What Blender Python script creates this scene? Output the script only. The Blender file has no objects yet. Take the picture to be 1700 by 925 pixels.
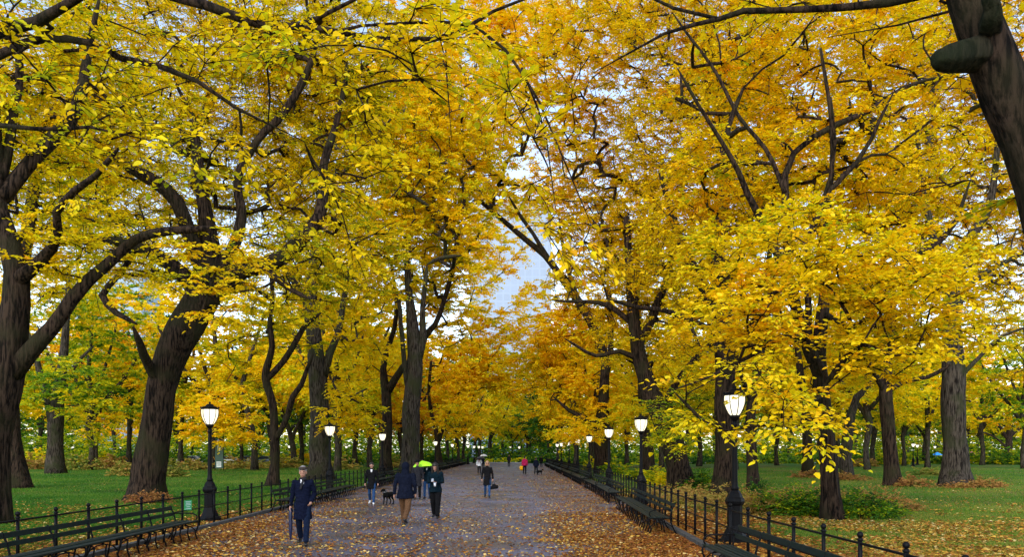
import bpy, bmesh, math, random
import numpy as np
from mathutils import Vector, Matrix, noise as mn
PI = math.pi
random.seed(7); RNG = np.random.default_rng(11)
SC = bpy.context.scene; COL = SC.collection
CH, F, HY, CX = 2.05, 1250.0, 752.0, 850.0      # camera height, focal length in photo pixels, horizon row, centre column
def zof(py): return F*CH/(py-HY)
def at(px, py, z): return Vector(((px-CX)*z/F, z, CH-(py-HY)*z/F))
def pxs(z): return F/z
XLz = [(5,-8.0),(19,-8.1),(40,-8.5),(100,-8.7),(165,-8.8)]
XRz = [(5,4.15),(15,4.0),(20,4.15),(35,4.8),(57,5.15),(128,5.9),(165,6.3)]
def XL(z): return float(np.interp(z, [a for a,b in XLz], [b for a,b in XLz]))
def XR(z): return float(np.interp(z, [a for a,b in XRz], [b for a,b in XRz]))

# ------------------------------------------------------------------ materials
def new_mat(name):
    m = bpy.data.materials.new(name); m.use_nodes = True
    nt = m.node_tree; nt.nodes.clear()
    out = nt.nodes.new('ShaderNodeOutputMaterial')
    return m, nt, out
def N(nt, t, **k):
    n = nt.nodes.new(t)
    for a, v in k.items():
        if a in n.inputs: n.inputs[a].default_value = v
        else: setattr(n, a, v)
    return n
def ramp(nt, stops, fac=None):
    r = nt.nodes.new('ShaderNodeValToRGB'); cr = r.color_ramp
    while len(cr.elements) < len(stops): cr.elements.new(0.5)
    for e, (p, c) in zip(cr.elements, stops): e.position = p; e.color = (*c, 1)
    if fac is not None: nt.links.new(fac, r.inputs[0])
    return r
def simple(name, col, rough=0.6, var=0.25, scale=8.0, spec=0.4, bump=0.0, metal=0.0):
    m, nt, out = new_mat(name)
    b = N(nt, 'ShaderNodeBsdfPrincipled'); b.inputs['Roughness'].default_value = rough
    b.inputs['Specular IOR Level'].default_value = spec; b.inputs['Metallic'].default_value = metal
    tc = N(nt, 'ShaderNodeTexCoord'); nz = N(nt, 'ShaderNodeTexNoise'); nz.inputs['Scale'].default_value = scale; nz.inputs['Detail'].default_value = 5
    nt.links.new(tc.outputs['Object'], nz.inputs['Vector'])
    r = ramp(nt, [(0.3, tuple(c*(1-var) for c in col)), (0.7, tuple(min(1, c*(1+var)) for c in col))], nz.outputs[0])
    nt.links.new(r.outputs[0], b.inputs['Base Color'])
    if bump:
        bp = N(nt, 'ShaderNodeBump'); bp.inputs['Strength'].default_value = bump; bp.inputs['Distance'].default_value = 0.02
        nt.links.new(nz.outputs[0], bp.inputs['Height']); nt.links.new(bp.outputs[0], b.inputs['Normal'])
    nt.links.new(b.outputs[0], out.inputs[0]); return m
def leaf_material(name, stops, trans=0.48, patch=0.10):
    m, nt, out = new_mat(name)
    at_ = N(nt, 'ShaderNodeAttribute'); at_.attribute_name = 'tint'
    geo = N(nt, 'ShaderNodeNewGeometry'); nz = N(nt, 'ShaderNodeTexNoise'); nz.inputs['Scale'].default_value = 0.35; nz.inputs['Detail'].default_value = 3
    nt.links.new(geo.outputs['Position'], nz.inputs['Vector'])
    ma = N(nt, 'ShaderNodeMath', operation='MULTIPLY_ADD'); ma.inputs[1].default_value = patch*2; ma.inputs[2].default_value = -patch
    nt.links.new(nz.outputs[0], ma.inputs[0])
    ad = N(nt, 'ShaderNodeMath', operation='ADD'); nt.links.new(ma.outputs[0], ad.inputs[0]); nt.links.new(at_.outputs['Fac'], ad.inputs[1])
    r = ramp(nt, stops, ad.outputs[0])
    d = N(nt, 'ShaderNodeBsdfDiffuse'); t = N(nt, 'ShaderNodeBsdfTranslucent'); g = N(nt, 'ShaderNodeBsdfGlossy'); g.inputs['Roughness'].default_value = 0.45
    g.inputs['Color'].default_value = (1, 1, 1, 1)
    mx = N(nt, 'ShaderNodeMixShader'); mx.inputs[0].default_value = trans
    m2 = N(nt, 'ShaderNodeMixShader'); m2.inputs[0].default_value = 0.010
    for n in (d, t): nt.links.new(r.outputs[0], n.inputs['Color'])
    nt.links.new(d.outputs[0], mx.inputs[1]); nt.links.new(t.outputs[0], mx.inputs[2])
    nt.links.new(mx.outputs[0], m2.inputs[1]); nt.links.new(g.outputs[0], m2.inputs[2])
    nt.links.new(m2.outputs[0], out.inputs[0]); return m
LEAF = leaf_material('autumn_leaves', [(0.0,(0.02,0.085,0.015)),(0.16,(0.12,0.29,0.012)),(0.3,(0.50,0.52,0.008)),(0.43,(0.95,0.74,0.006)),
                     (0.62,(0.95,0.60,0.004)),(0.8,(0.88,0.36,0.004)),(0.9,(0.66,0.22,0.02)),(1.0,(0.34,0.11,0.03))])
LITTER = leaf_material('fallen_leaf', [(0.0,(0.05,0.02,0.01)),(0.25,(0.14,0.05,0.016)),(0.5,(0.30,0.105,0.022)),(0.7,(0.42,0.19,0.03)),
                       (0.85,(0.58,0.36,0.05)),(1.0,(0.66,0.52,0.24))], trans=0.15, patch=0.08)
GRASSM = leaf_material('grass_blade', [(0.0,(0.012,0.06,0.006)),(0.4,(0.045,0.145,0.010)),(0.75,(0.13,0.23,0.02)),(1.0,(0.28,0.27,0.05))], trans=0.3, patch=0.2)
DRYM = leaf_material('dry_plants', [(0.0,(0.03,0.12,0.02)),(0.3,(0.16,0.24,0.03)),(0.5,(0.36,0.3,0.05)),(0.7,(0.38,0.2,0.05)),(1.0,(0.3,0.11,0.04))], trans=0.3, patch=0.15)

def bark(name, dark, light, moss):
    m, nt, out = new_mat(name)
    b = N(nt, 'ShaderNodeBsdfPrincipled'); b.inputs['Roughness'].default_value = 0.85; b.inputs['Specular IOR Level'].default_value = 0.08
    geo = N(nt, 'ShaderNodeNewGeometry'); mp = N(nt, 'ShaderNodeMapping'); mp.inputs['Scale'].default_value = (11, 11, 1.3)
    nt.links.new(geo.outputs['Position'], mp.inputs['Vector'])
    n1 = N(nt, 'ShaderNodeTexNoise'); n1.inputs['Scale'].default_value = 1.3; n1.inputs['Detail'].default_value = 9; n1.inputs['Roughness'].default_value = 0.65
    nt.links.new(mp.outputs[0], n1.inputs['Vector'])
    n2 = N(nt, 'ShaderNodeTexNoise'); n2.inputs['Scale'].default_value = 0.9; n2.inputs['Detail'].default_value = 4
    nt.links.new(geo.outputs['Position'], n2.inputs['Vector'])
    r1 = ramp(nt, [(0.42, dark), (0.57, light)], n1.outputs[0])
    r2 = ramp(nt, [(0.48, (0,0,0)), (0.68, (1,1,1))], n2.outputs[0])
    mx = N(nt, 'ShaderNodeMix', data_type='RGBA'); nt.links.new(r2.outputs[0], mx.inputs[0]); nt.links.new(r1.outputs[0], mx.inputs[6])
    mx.inputs[7].default_value = (*moss, 1)
    sc = N(nt, 'ShaderNodeMix', data_type='RGBA', blend_type='MULTIPLY'); sc.inputs[0].default_value = 0.0
    nt.links.new(mx.outputs[2], b.inputs['Base Color'])
    bp = N(nt, 'ShaderNodeBump'); bp.inputs['Strength'].default_value = 1.0; bp.inputs['Distance'].default_value = 0.10
    nt.links.new(n1.outputs[0], bp.inputs['Height']); nt.links.new(bp.outputs[0], b.inputs['Normal'])
    nt.links.new(b.outputs[0], out.inputs[0]); return m
BARK = bark('wet_elm_bark', (0.004,0.0028,0.002), (0.048,0.031,0.021), (0.026,0.024,0.011))
BARKG = bark('grey_bark', (0.008,0.006,0.005), (0.075,0.062,0.048), (0.036,0.040,0.018))
BLACK = simple('black_iron', (0.004,0.004,0.005), 0.5, 0.3, 20, 0.10)
MOSS = bark('mossy_cut_wood', (0.004,0.0035,0.002), (0.036,0.029,0.019), (0.014,0.019,0.008))
BENCH = simple('dark_green_bench_paint', (0.008,0.017,0.015), 0.5, 0.35, 12, 0.18)

# ------------------------------------------------------------------ mesh helpers
def np_mesh(name, V, counts, idx, mat, tint=None, smooth=False):
    me = bpy.data.meshes.new(name)
    V = np.ascontiguousarray(V, dtype=np.float32)
    me.vertices.add(len(V)); me.vertices.foreach_set('co', V.ravel())
    idx = np.ascontiguousarray(idx, dtype=np.int32).ravel(); counts = np.asarray(counts, dtype=np.int32)
    me.loops.add(len(idx)); me.loops.foreach_set('vertex_index', idx)
    st = np.zeros(len(counts), dtype=np.int32); st[1:] = np.cumsum(counts)[:-1]
    me.polygons.add(len(counts)); me.polygons.foreach_set('loop_start', st)
    me.polygons.foreach_set('use_smooth', np.full(len(counts), smooth))
    if tint is not None:
        a = me.attributes.new('tint', 'FLOAT', 'FACE'); a.data.foreach_set('value', np.ascontiguousarray(tint, dtype=np.float32))
    me.materials.append(mat); me.update(calc_edges=True); return me
class MB:
    def __init__(s): s.v = []; s.f = []; s.n = 0
    def add(s, V, Fs):
        o = s.n; s.v.extend([tuple(p) for p in V]); s.f.extend([tuple(i+o for i in f) for f in Fs]); s.n += len(V)
    def box(s, c, d, rz=0.0, rx=0.0, bev=0.0):
        hx, hy, hz = d[0]/2, d[1]/2, d[2]/2
        if bev > 0:
            bm = bmesh.new(); bmesh.ops.create_cube(bm, size=1)
            for v in bm.verts: v.co = Vector((v.co.x*d[0], v.co.y*d[1], v.co.z*d[2]))
            bmesh.ops.bevel(bm, geom=list(bm.edges), offset=bev, segments=2, affect='EDGES')
            bm.verts.index_update(); V = [v.co.copy() for v in bm.verts]; Fs = [[v.index for v in f.verts] for f in bm.faces]; bm.free()
        else:
            V = [Vector((x*hx, y*hy, z*hz)) for x in (-1,1) for y in (-1,1) for z in (-1,1)]
            Fs = [(0,1,3,2),(4,6,7,5),(0,4,5,1),(2,3,7,6),(0,2,6,4),(1,5,7,3)]
        M = Matrix.Rotation(rz, 3, 'Z') @ Matrix.Rotation(rx, 3, 'X'); c = Vector(c)
        s.add([M @ v + c for v in V], Fs)
    def tube(s, P, R, n=8, sx=1.0, cap=True, noise=0.0, seed=0.0, lobes=None):
        P = [Vector(p) for p in P]; k = len(P)
        if not hasattr(R, '__len__'): R = [R]*k
        T = [(P[min(i+1,k-1)]-P[max(i-1,0)]).normalized() for i in range(k)]
        up = Vector((0,0,1)) if abs(T[0].z) < 0.9 else Vector((1,0,0))
        u = T[0].cross(up).normalized(); V = []
        for i in range(k):
            u = (u - T[i]*u.dot(T[i]))
            u = u.normalized() if u.length > 1e-6 else T[i].orthogonal().normalized()
            w = T[i].cross(u)
            for j in range(n):
                a = 2*PI*j/n; r = R[i]
                if noise:
                    q = Vector((math.cos(a)*1.7+seed, math.sin(a)*1.7, P[i].z*0.45+seed)); r *= 1+noise*mn.noise(q)*1.6+noise*0.5*mn.noise(q*3)
                if lobes: r *= 1+lobes[i]*max(0, math.cos(a*5+seed))*0.8
                V.append(P[i]+u*(math.cos(a)*r)+w*(math.sin(a)*r*sx))
        Fs = [(i*n+j, i*n+(j+1)%n, (i+1)*n+(j+1)%n, (i+1)*n+j) for i in range(k-1) for j in range(n)]
        if cap: Fs += [tuple(range(n-1,-1,-1)), tuple((k-1)*n+j for j in range(n))]
        s.add(V, Fs)
    def lathe(s, prof, n=16, c=(0,0,0), sx=1, sy=1, rot=0.0):
        V = []; k = len(prof)
        for r, z in prof:
            for j in range(n):
                a = 2*PI*(j+0.5)/n+rot; V.append((c[0]+math.cos(a)*r*sx, c[1]+math.sin(a)*r*sy, c[2]+z))
        Fs = [(i*n+j, i*n+(j+1)%n, (i+1)*n+(j+1)%n, (i+1)*n+j) for i in range(k-1) for j in range(n)]
        Fs += [tuple(range(n-1,-1,-1)), tuple((k-1)*n+j for j in range(n))]
        s.add(V, Fs)
    def ball(s, c, r, n=10, m=7, M=None):
        r = (r,r,r) if not hasattr(r,'__len__') else r
        V = [Vector((0,0,r[2]))]
        for i in range(1,m):
            t = PI*i/m
            for j in range(n): V.append(Vector((r[0]*math.sin(t)*math.cos(2*PI*j/n), r[1]*math.sin(t)*math.sin(2*PI*j/n), r[2]*math.cos(t))))
        V.append(Vector((0,0,-r[2])))
        if M is not None: V = [M @ v for v in V]
        c = Vector(c); V = [v+c for v in V]; L = len(V)-1
        Fs = [(0, 1+j, 1+(j+1)%n) for j in range(n)]
        for i in range(m-2): Fs += [(1+i*n+j, 1+(i+1)*n+j, 1+(i+1)*n+(j+1)%n, 1+i*n+(j+1)%n) for j in range(n)]
        Fs += [(L, 1+(m-2)*n+(j+1)%n, 1+(m-2)*n+j) for j in range(n)]
        s.add(V, Fs)
    def cap(s, a, b, ra, rb, n=12, flat=1.0, side=None):
        a, b = Vector(a), Vector(b); t = (b-a); L = t.length; t = t.normalized() if L > 1e-6 else Vector((0,0,1))
        side = Vector(side) if side is not None else Vector((1,0,0))
        u = side - t*side.dot(t); u = u.normalized() if u.length > 1e-3 else t.orthogonal().normalized(); w = t.cross(u); V = []; st = []
        for i in range(4): q = -PI/2+PI/2*(i+0.5)/4; st.append((a+t*ra*math.sin(q), ra*math.cos(q)))
        st.append((a, ra)); st.append((b, rb))
        for i in range(4): q = PI/2*(i+0.5)/4; st.append((b+t*rb*math.sin(q), rb*math.cos(q)))
        for p, r in st:
            for j in range(n): V.append(p+u*r*math.cos(2*PI*j/n)+w*r*flat*math.sin(2*PI*j/n))
        k = len(st)
        Fs = [(i*n+j, i*n+(j+1)%n, (i+1)*n+(j+1)%n, (i+1)*n+j) for i in range(k-1) for j in range(n)]
        Fs += [tuple(range(n-1,-1,-1)), tuple((k-1)*n+j for j in range(n))]
        s.add(V, Fs)
    def mesh(s, name, mat, smooth=True):
        me = bpy.data.meshes.new(name); me.from_pydata(s.v, [], s.f); me.materials.append(mat)
        me.polygons.foreach_set('use_smooth', [smooth]*len(me.polygons)); me.update(); return me
    def obj(s, name, mat, parent=None, smooth=True): return link(name, s.mesh(name, mat, smooth), parent)
    def blended(s, name, mat, parent=None, voxel=0.015, smooth=4):
        me = s.mesh('tmp', mat); o = bpy.data.objects.new('tmp', me); COL.objects.link(o)
        r = o.modifiers.new('r', 'REMESH'); r.mode = 'VOXEL'; r.voxel_size = voxel; r.use_smooth_shade = True
        if smooth: q = o.modifiers.new('s', 'SMOOTH'); q.iterations = smooth; q.factor = 0.5
        dg = bpy.context.evaluated_depsgraph_get(); ev = o.evaluated_get(dg)
        res = bpy.data.meshes.new_from_object(ev); res.name = name
        bpy.data.objects.remove(o); bpy.data.meshes.remove(me)
        res.materials.clear(); res.materials.append(mat)
        res.polygons.foreach_set('use_smooth', [True]*len(res.polygons))
        return link(name, res, parent)
def link(name, me, parent=None, loc=None):
    o = bpy.data.objects.new(name, me); COL.objects.link(o)
    if parent is not None: o.parent = parent
    if loc is not None: o.location = loc
    return o
def tag(o, label=None, cat=None, group=None, kind=None):
    if label: o['label'] = label
    if cat: o['category'] = cat
    if group: o['group'] = group
    if kind: o['kind'] = kind
    return o
def empty(name, loc, label, cat, group=None, rz=0):
    o = bpy.data.objects.new(name, None); COL.objects.link(o); o.location = loc; o.rotation_euler = (0,0,rz); o.empty_display_size = 0.3
    return tag(o, label, cat, group)
def copy_tree(o, parent=None):
    c = o.copy(); COL.objects.link(c); c.parent = parent
    for ch in o.children: copy_tree(ch, c)
    return c
def vnoise(x, y, cell, seed):
    r = np.random.default_rng(seed); G = r.random((256,256)); x = x/cell+1000; y = y/cell+1000
    xi = np.floor(x).astype(int); yi = np.floor(y).astype(int); fx = x-xi; fy = y-yi; fx = fx*fx*(3-2*fx); fy = fy*fy*(3-2*fy)
    g = lambda a, b: G[a % 256, b % 256]
    return g(xi,yi)*(1-fx)*(1-fy)+g(xi+1,yi)*fx*(1-fy)+g(xi,yi+1)*(1-fx)*fy+g(xi+1,yi+1)*fx*fy

# ------------------------------------------------------------------ leaves
def unit(a): return a/np.maximum(np.linalg.norm(a, axis=1, keepdims=True), 1e-9)
def leaf_geo(P, D, Nn, L, tint, fine=False, wide=0.35):
    """P base points, D tip direction, Nn normal, L length -> (V, counts, idx, tint per face)"""
    D = unit(D); S = unit(np.cross(D, Nn)); Nn = np.cross(S, D); n = len(P); L = L[:,None]
    f = lambda a, b, c: P+D*L*a+S*L*b+Nn*L*c
    if fine:
        V = np.stack([f(0,0,0), f(.26,-wide,.09), f(.66,-wide*.8,.03), f(1,0,-.12), f(.66,wide*.8,.05), f(.26,wide,.08)], 1).reshape(-1,3)
        b = (np.arange(n)*6)[:,None]
        idx = np.concatenate([b+np.array([0,3,2,1]), b+np.array([0,5,4,3])], 1).reshape(-1)
        return V, np.full(2*n, 4), idx, np.repeat(tint, 2)
    V = np.stack([f(0,0,0), f(.45,-wide,.06), f(1,0,-.08), f(.45,wide,.06)], 1).reshape(-1,3)
    b = (np.arange(n)*4)[:,None]
    idx = (b+np.array([0,3,2,1])).reshape(-1)
    return V, np.full(n, 4), idx, tint
def join_geo(gs):
    off = 0; Vs=[]; Cs=[]; Is=[]; Ts=[]
    for V,c,i,t in gs: Vs.append(V); Cs.append(c); Is.append(i+off); Ts.append(t); off += len(V)
    return np.concatenate(Vs), np.concatenate(Cs), np.concatenate(Is), np.concatenate(Ts)
def sprays(C, O, m, L, tint, R=0.9, fine=False, k=10, droop=0.28, spread=1.9, rng=RNG):
    """C centres (n,3), O outward dirs (n,3), m leaves per spray; returns leaf geometry and twig segments"""
    n = len(C); m = max(6, int(m)); k = min(k, max(3, m//4)); per = max(2, m//k)
    base = np.arctan2(O[:,1], O[:,0])
    ang = base[:,None]+rng.uniform(-spread, spread, (n,k)); ln = R*rng.uniform(.45,1.15,(n,k))*(1-.25*np.abs(ang-base[:,None])/spread)
    el = rng.normal(0.05,.22,(n,k))+O[:,2:3]*.5
    Dr = np.stack([np.cos(ang)*np.cos(el), np.sin(ang)*np.cos(el), np.sin(el)], -1)             # n,k,3
    t = (np.linspace(.12,1,per)[None,None,:]+rng.normal(0,.03,(n,k,per))).clip(.05,1.05)
    P = C[:,None,None,:]+Dr[:,:,None,:]*(ln[:,:,None]*t)[...,None]
    P[...,2] -= droop*(ln[:,:,None]*t)**2/R
    side = np.where(np.arange(per)%2==0, 1.0, -1.0)[None,None,:]*rng.uniform(.5,1.1,(n,k,per))
    ca, sa = np.cos(side), np.sin(side)
    dx = Dr[...,0][:,:,None]; dy = Dr[...,1][:,:,None]
    D = np.stack([dx*ca-dy*sa, dx*sa+dy*ca, np.repeat(Dr[...,2][:,:,None],per,2)-rng.uniform(-.10,.50,(n,k,per))], -1)
    sg = .5 if L < .2 else 1.1
    Nn = np.stack([rng.normal(0,sg,(n,k,per)), rng.normal(-.15,sg,(n,k,per)), np.ones((n,k,per))], -1)
    LL = L*rng.uniform(.65,1.2,(n,k,per))
    T = (tint[:,None,None]+rng.normal(0,.05,(n,k,1))+rng.normal(0,.055,(n,k,per))).clip(0,1)
    rs = lambda a: a.reshape(-1,3)
    g = leaf_geo(rs(P), rs(D), unit(rs(Nn)), LL.reshape(-1), T.reshape(-1), fine)
    e = C[:,None,:]+Dr*ln[...,None]*.95; e[...,2] -= droop*(ln*.95)**2/R
    mid = C[:,None,:]+Dr*ln[...,None]*.5; mid[...,2] -= droop*(ln*.5)**2/R
    return g, (np.repeat(C,k,0), rs(mid), rs(e))
def twig_geo(A, M, B, r):
    n = len(A); d = unit(B-A); s = unit(np.cross(d, np.array([[.1,.2,1.0]]))); u = np.cross(s, d)
    V = []
    for Q, q in ((A,r),(M,r*.75),(B,r*.4)):
        for a in (0, 2.094, 4.189): V.append(Q+s*math.cos(a)*q+u*math.sin(a)*q)
    V = np.stack(V,1).reshape(-1,3); b = (np.arange(n)*9)[:,None]; pat = []
    for i in (0,3):
        for j in range(3): pat += [i+j, i+(j+1)%3, i+3+(j+1)%3, i+3+j]
    idx = (b+np.array(pat)).reshape(-1); return V, np.full(n*6,4), idx, np.zeros(n*6)

def smooth_line(P, R, step):
    """Catmull-Rom resampling with a little wander"""
    out=[]; ro=[]; n=len(P)
    for i in range(n-1):
        p0,p1,p2,p3 = P[max(i-1,0)],P[i],P[i+1],P[min(i+2,n-1)]
        k = max(1, int((p2-p1).length/step))
        for j in range(k):
            t=j/k; t2=t*t; t3=t2*t
            out.append(0.5*((2*p1)+(p2-p0)*t+(2*p0-5*p1+4*p2-p3)*t2+(3*p1-p0-3*p2+p3)*t3)); ro.append(R[i]*(1-t)+R[i+1]*t)
    out.append(P[-1]); ro.append(R[-1]); return out, ro

def tree(base, z, limbs, blobs, label, group=None, cat='tree', name='elm_tree', mat=None, twigs=True, lm=1.0, wander=0.0, tint=0.5, flare=0.30, minh=3.0, crown_n=2.65, stubs=(), prune=None, clampz=1.6):
    """limbs: lists of (px,py,width px[,dz]); the first is the trunk. blobs: (px,py,z,rx px,ry px,rz m,tau,leaf m,tint shift)"""
    mat = mat or BARK; s = pxs(z); b0 = at(base[0], base[1], z); b0.z = 0
    root = empty(name, b0, label, cat, group)
    sk = []; skr = []; skd = []; tb = MB()
    for li, lb in enumerate(limbs):
        dzt = 0 if li == 0 else random.uniform(-2.2, 2.2)
        P=[]; R=[]; ws = .93 if li == 0 else 1.0
        for i, q in enumerate(lb):
            dz = q[3] if len(q) > 3 else dzt*(i/max(1,len(lb)-1))
            zz = z+dz; P.append(at(q[0], q[1], zz)-b0); R.append(ws*q[2]/2/pxs(zz))
        if li == 0: P[0].z = -0.15
        P, R = smooth_line(P, R, 0.45 if z < 50 else 0.9)
        if li > 0 or len(P) > 6:
            for i in range(1, len(P)-1):
                a = (R[i]*0.5+.05) if li else R[i]*0.1
                P[i] = P[i]+mn.noise_vector(P[i]*0.5+Vector((li*3.1,z,0)))*a
        lob = None
        if li == 0:
            lob = []
            for i in range(len(P)):
                h = P[i].z; f = math.exp(-max(0,h)/0.45)
                R[i] *= 1+flare*0.35*f; lob.append(flare*0.5*f+0.04)
        else:
            e = (P[-1]-P[-2]).normalized(); big = lb[-1][2] >= 22
            if big: P += [P[-1]+e*R[-1]*.25, P[-1]+e*R[-1]*.33]; R += [R[-1]*.8, R[-1]*.35]
            else: P.append(P[-1]+e*0.5); R.append(R[-1]*.4)
        n = 18 if (li == 0 and z < 60) else (10 if z < 60 else 7)
        tb.tube(P, R, n, noise=0.13 if li == 0 else 0.14, seed=z*.37+li*2.3, lobes=lob)
        for i, p in enumerate(P):
            if p.z > minh and (li > 0 or i > len(P)*0.45):
                sk.append(p); skr.append(R[i]); skd.append((P[min(i+1,len(P)-1)]-P[max(i-1,0)]).normalized())
    tb.obj('trunk', mat, root)
    for stp in stubs:
        sb_ = MB(); P = [at(a,b,z+d)-b0 for a,b,w_,d in stp]; R = [w_/2/pxs(z+d) for a,b,w_,d in stp]; P, R = smooth_line(P, R, .035); e=(P[-1]-P[-2]).normalized(); P += [P[-1]+e*R[-1]*.45, P[-1]+e*R[-1]*.6]; R += [R[-1]*.75, R[-1]*.3]
        sb_.tube(P, R, 24, noise=.16, seed=stp[0][0]); sb_.obj('sawn_stub', MOSS, root)
    if not blobs: return root
    if not sk: sk=[P[-1]]; skr=[R[-1]]; skd=[Vector((0,0,1))]
    # crown
    geos=[]; tw=[]; Call=[]; info=[]
    for bl in blobs:
        px,py,bz,rx,ry,rz,tau,L,ts = bl; sb = pxs(bz); L = max(L, 4.6/sb)
        NL = tau*PI*rx*ry/sb**2/(0.40*L*L*0.62)*crown_n*(1.25 if z > 60 else 1.08); R = max(0.8, 2.2*L*2.4) if L > .2 else .9
        m = 90 if bz > 45 else (60 if bz < 16 else 80)
        ns = max(3, int(NL/m))
        q = RNG.normal(0,1,(ns,3)); q /= np.linalg.norm(q,axis=1)[:,None]; q *= RNG.random((ns,1))**(1/2.4)
        c0 = at(px,py,bz)-b0
        if z < 80 and 14 < z and abs(bz-z) < 3: c0 = at(px,py,bz+.8*rz)-b0
        C = np.array(c0)[None,:]+q*np.array([rx/sb, rz, ry/sb])
        C[:,2] = np.maximum(C[:,2], clampz)
        if prune is not None:
            W_ = C+np.array(b0)[None,:]; sx_ = CX+W_[:,0]*F/W_[:,1]; sy_ = HY-(W_[:,2]-CH)*F/W_[:,1]
            bad = np.zeros(len(C), bool)
            for q_ in prune: bad |= (np.abs(sx_-q_[0]) < q_[2]) & (np.abs(sy_-q_[1]) < q_[3]) & (W_[:,1] < q_[4])
            C = C[~bad]
        Call.append(C); info.append((len(C), m, L, R, ts, bz))
    A = np.concatenate(Call); order = np.argsort([min((Vector(c)-p).length for p in sk[::3]) for c in A])
    cap_ = 60000; NP = np.zeros((cap_,3)); par = np.full(cap_,-1); cnt = np.zeros(cap_); nn = len(sk)
    NP[:nn] = np.array([tuple(p) for p in sk]); base_n = nn; chains=[]; OD = np.zeros((len(A),3))
    axis = Vector((0,0,0))
    for ai in order:
        c = A[ai]; d = NP[:nn]-c; dist = np.sqrt((d**2).sum(1)); cost = dist*(1+0.55*(d[:,2] > 0.15*dist))
        cost[:base_n] *= 1.12
        j = int(np.argmin(cost)); p0 = Vector(NP[j]); p1 = Vector(c); D = (p1-p0).length
        if j < base_n: dirv = skd[j]
        else:
            pp = par[j]; dirv = (p0-Vector(NP[pp])).normalized() if pp >= 0 else Vector((0,0,1))
        k = max(2, min(9, int(D/0.55))); dt_ = dirv.dot((p1-p0).normalized()) if D > 1e-4 else 0; ctl = p0.lerp(p1,.45)+dirv*D*(.06+.14*max(0,dt_))+Vector((0,0,D*.05)); last = j; ids=[j]
        for i in range(1,k+1):
            t=i/k; p = p0*(1-t)**2+ctl*2*t*(1-t)+p1*t*t
            if i < k: p = p+mn.noise_vector(p*1.3+Vector((ai,0,0)))*min(.14,D*.05)
            if nn >= cap_-1: break
            NP[nn] = p; par[nn] = last; last = nn; ids.append(nn); nn += 1
        o = (p1-p0).normalized(); o2 = Vector((c[0],c[1],0)); o2 = o2.normalized() if o2.length > .1 else o
        OD[ai] = (o*.6+o2*.4).normalized()
        chains.append(ids)
        cnt[ids[-1]] += 1
    for i in range(nn-1, base_n-1, -1): 
        if par[i] >= 0: cnt[par[i]] += cnt[i]
    bb = MB(); r0 = 0.0085 if z < 50 else 0.012
    for ids in chains:
        P = [Vector(NP[i]) for i in ids]
        R = [min(0.16, r0*max(1,cnt[i])**0.5) for i in ids]
        if ids[0] < base_n: R[0] = min(R[1]*1.25, skr[ids[0]]*.8) if len(R) > 1 else R[0]
        else: R[0] = R[1]
        bb.tube(P, R, 6 if R[0] > .03 else 4, cap=False)
    off = 0
    for (nC,m,L,R,ts,bz) in info:
        C = A[off:off+nC]; O = OD[off:off+nC]; off += nC
        T = tint+.005+ts*.6+RNG.normal(0,.055,nC)+0.035*np.sin(C[:,2]*1.1+C[:,0])
        g, tg = sprays(C, O, m, L*lm, T, R=R, fine=pxs(bz)*L > 6.5, k=9)
        geos.append(g)
        if twigs and bz < 55: tw.append(twig_geo(*tg, 0.006 if bz < 30 else 0.009))
    V,c,i,t = join_geo(geos); link('crown', np_mesh('crown', V,c,i,LEAF,t), root)
    bo = bb.mesh('branches', mat)
    o = link('branches', bo, root)
    if tw:
        V,c,i,t = join_geo(tw); link('twigs', np_mesh('twigs', V,c,i,mat), root)
    return root

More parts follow.
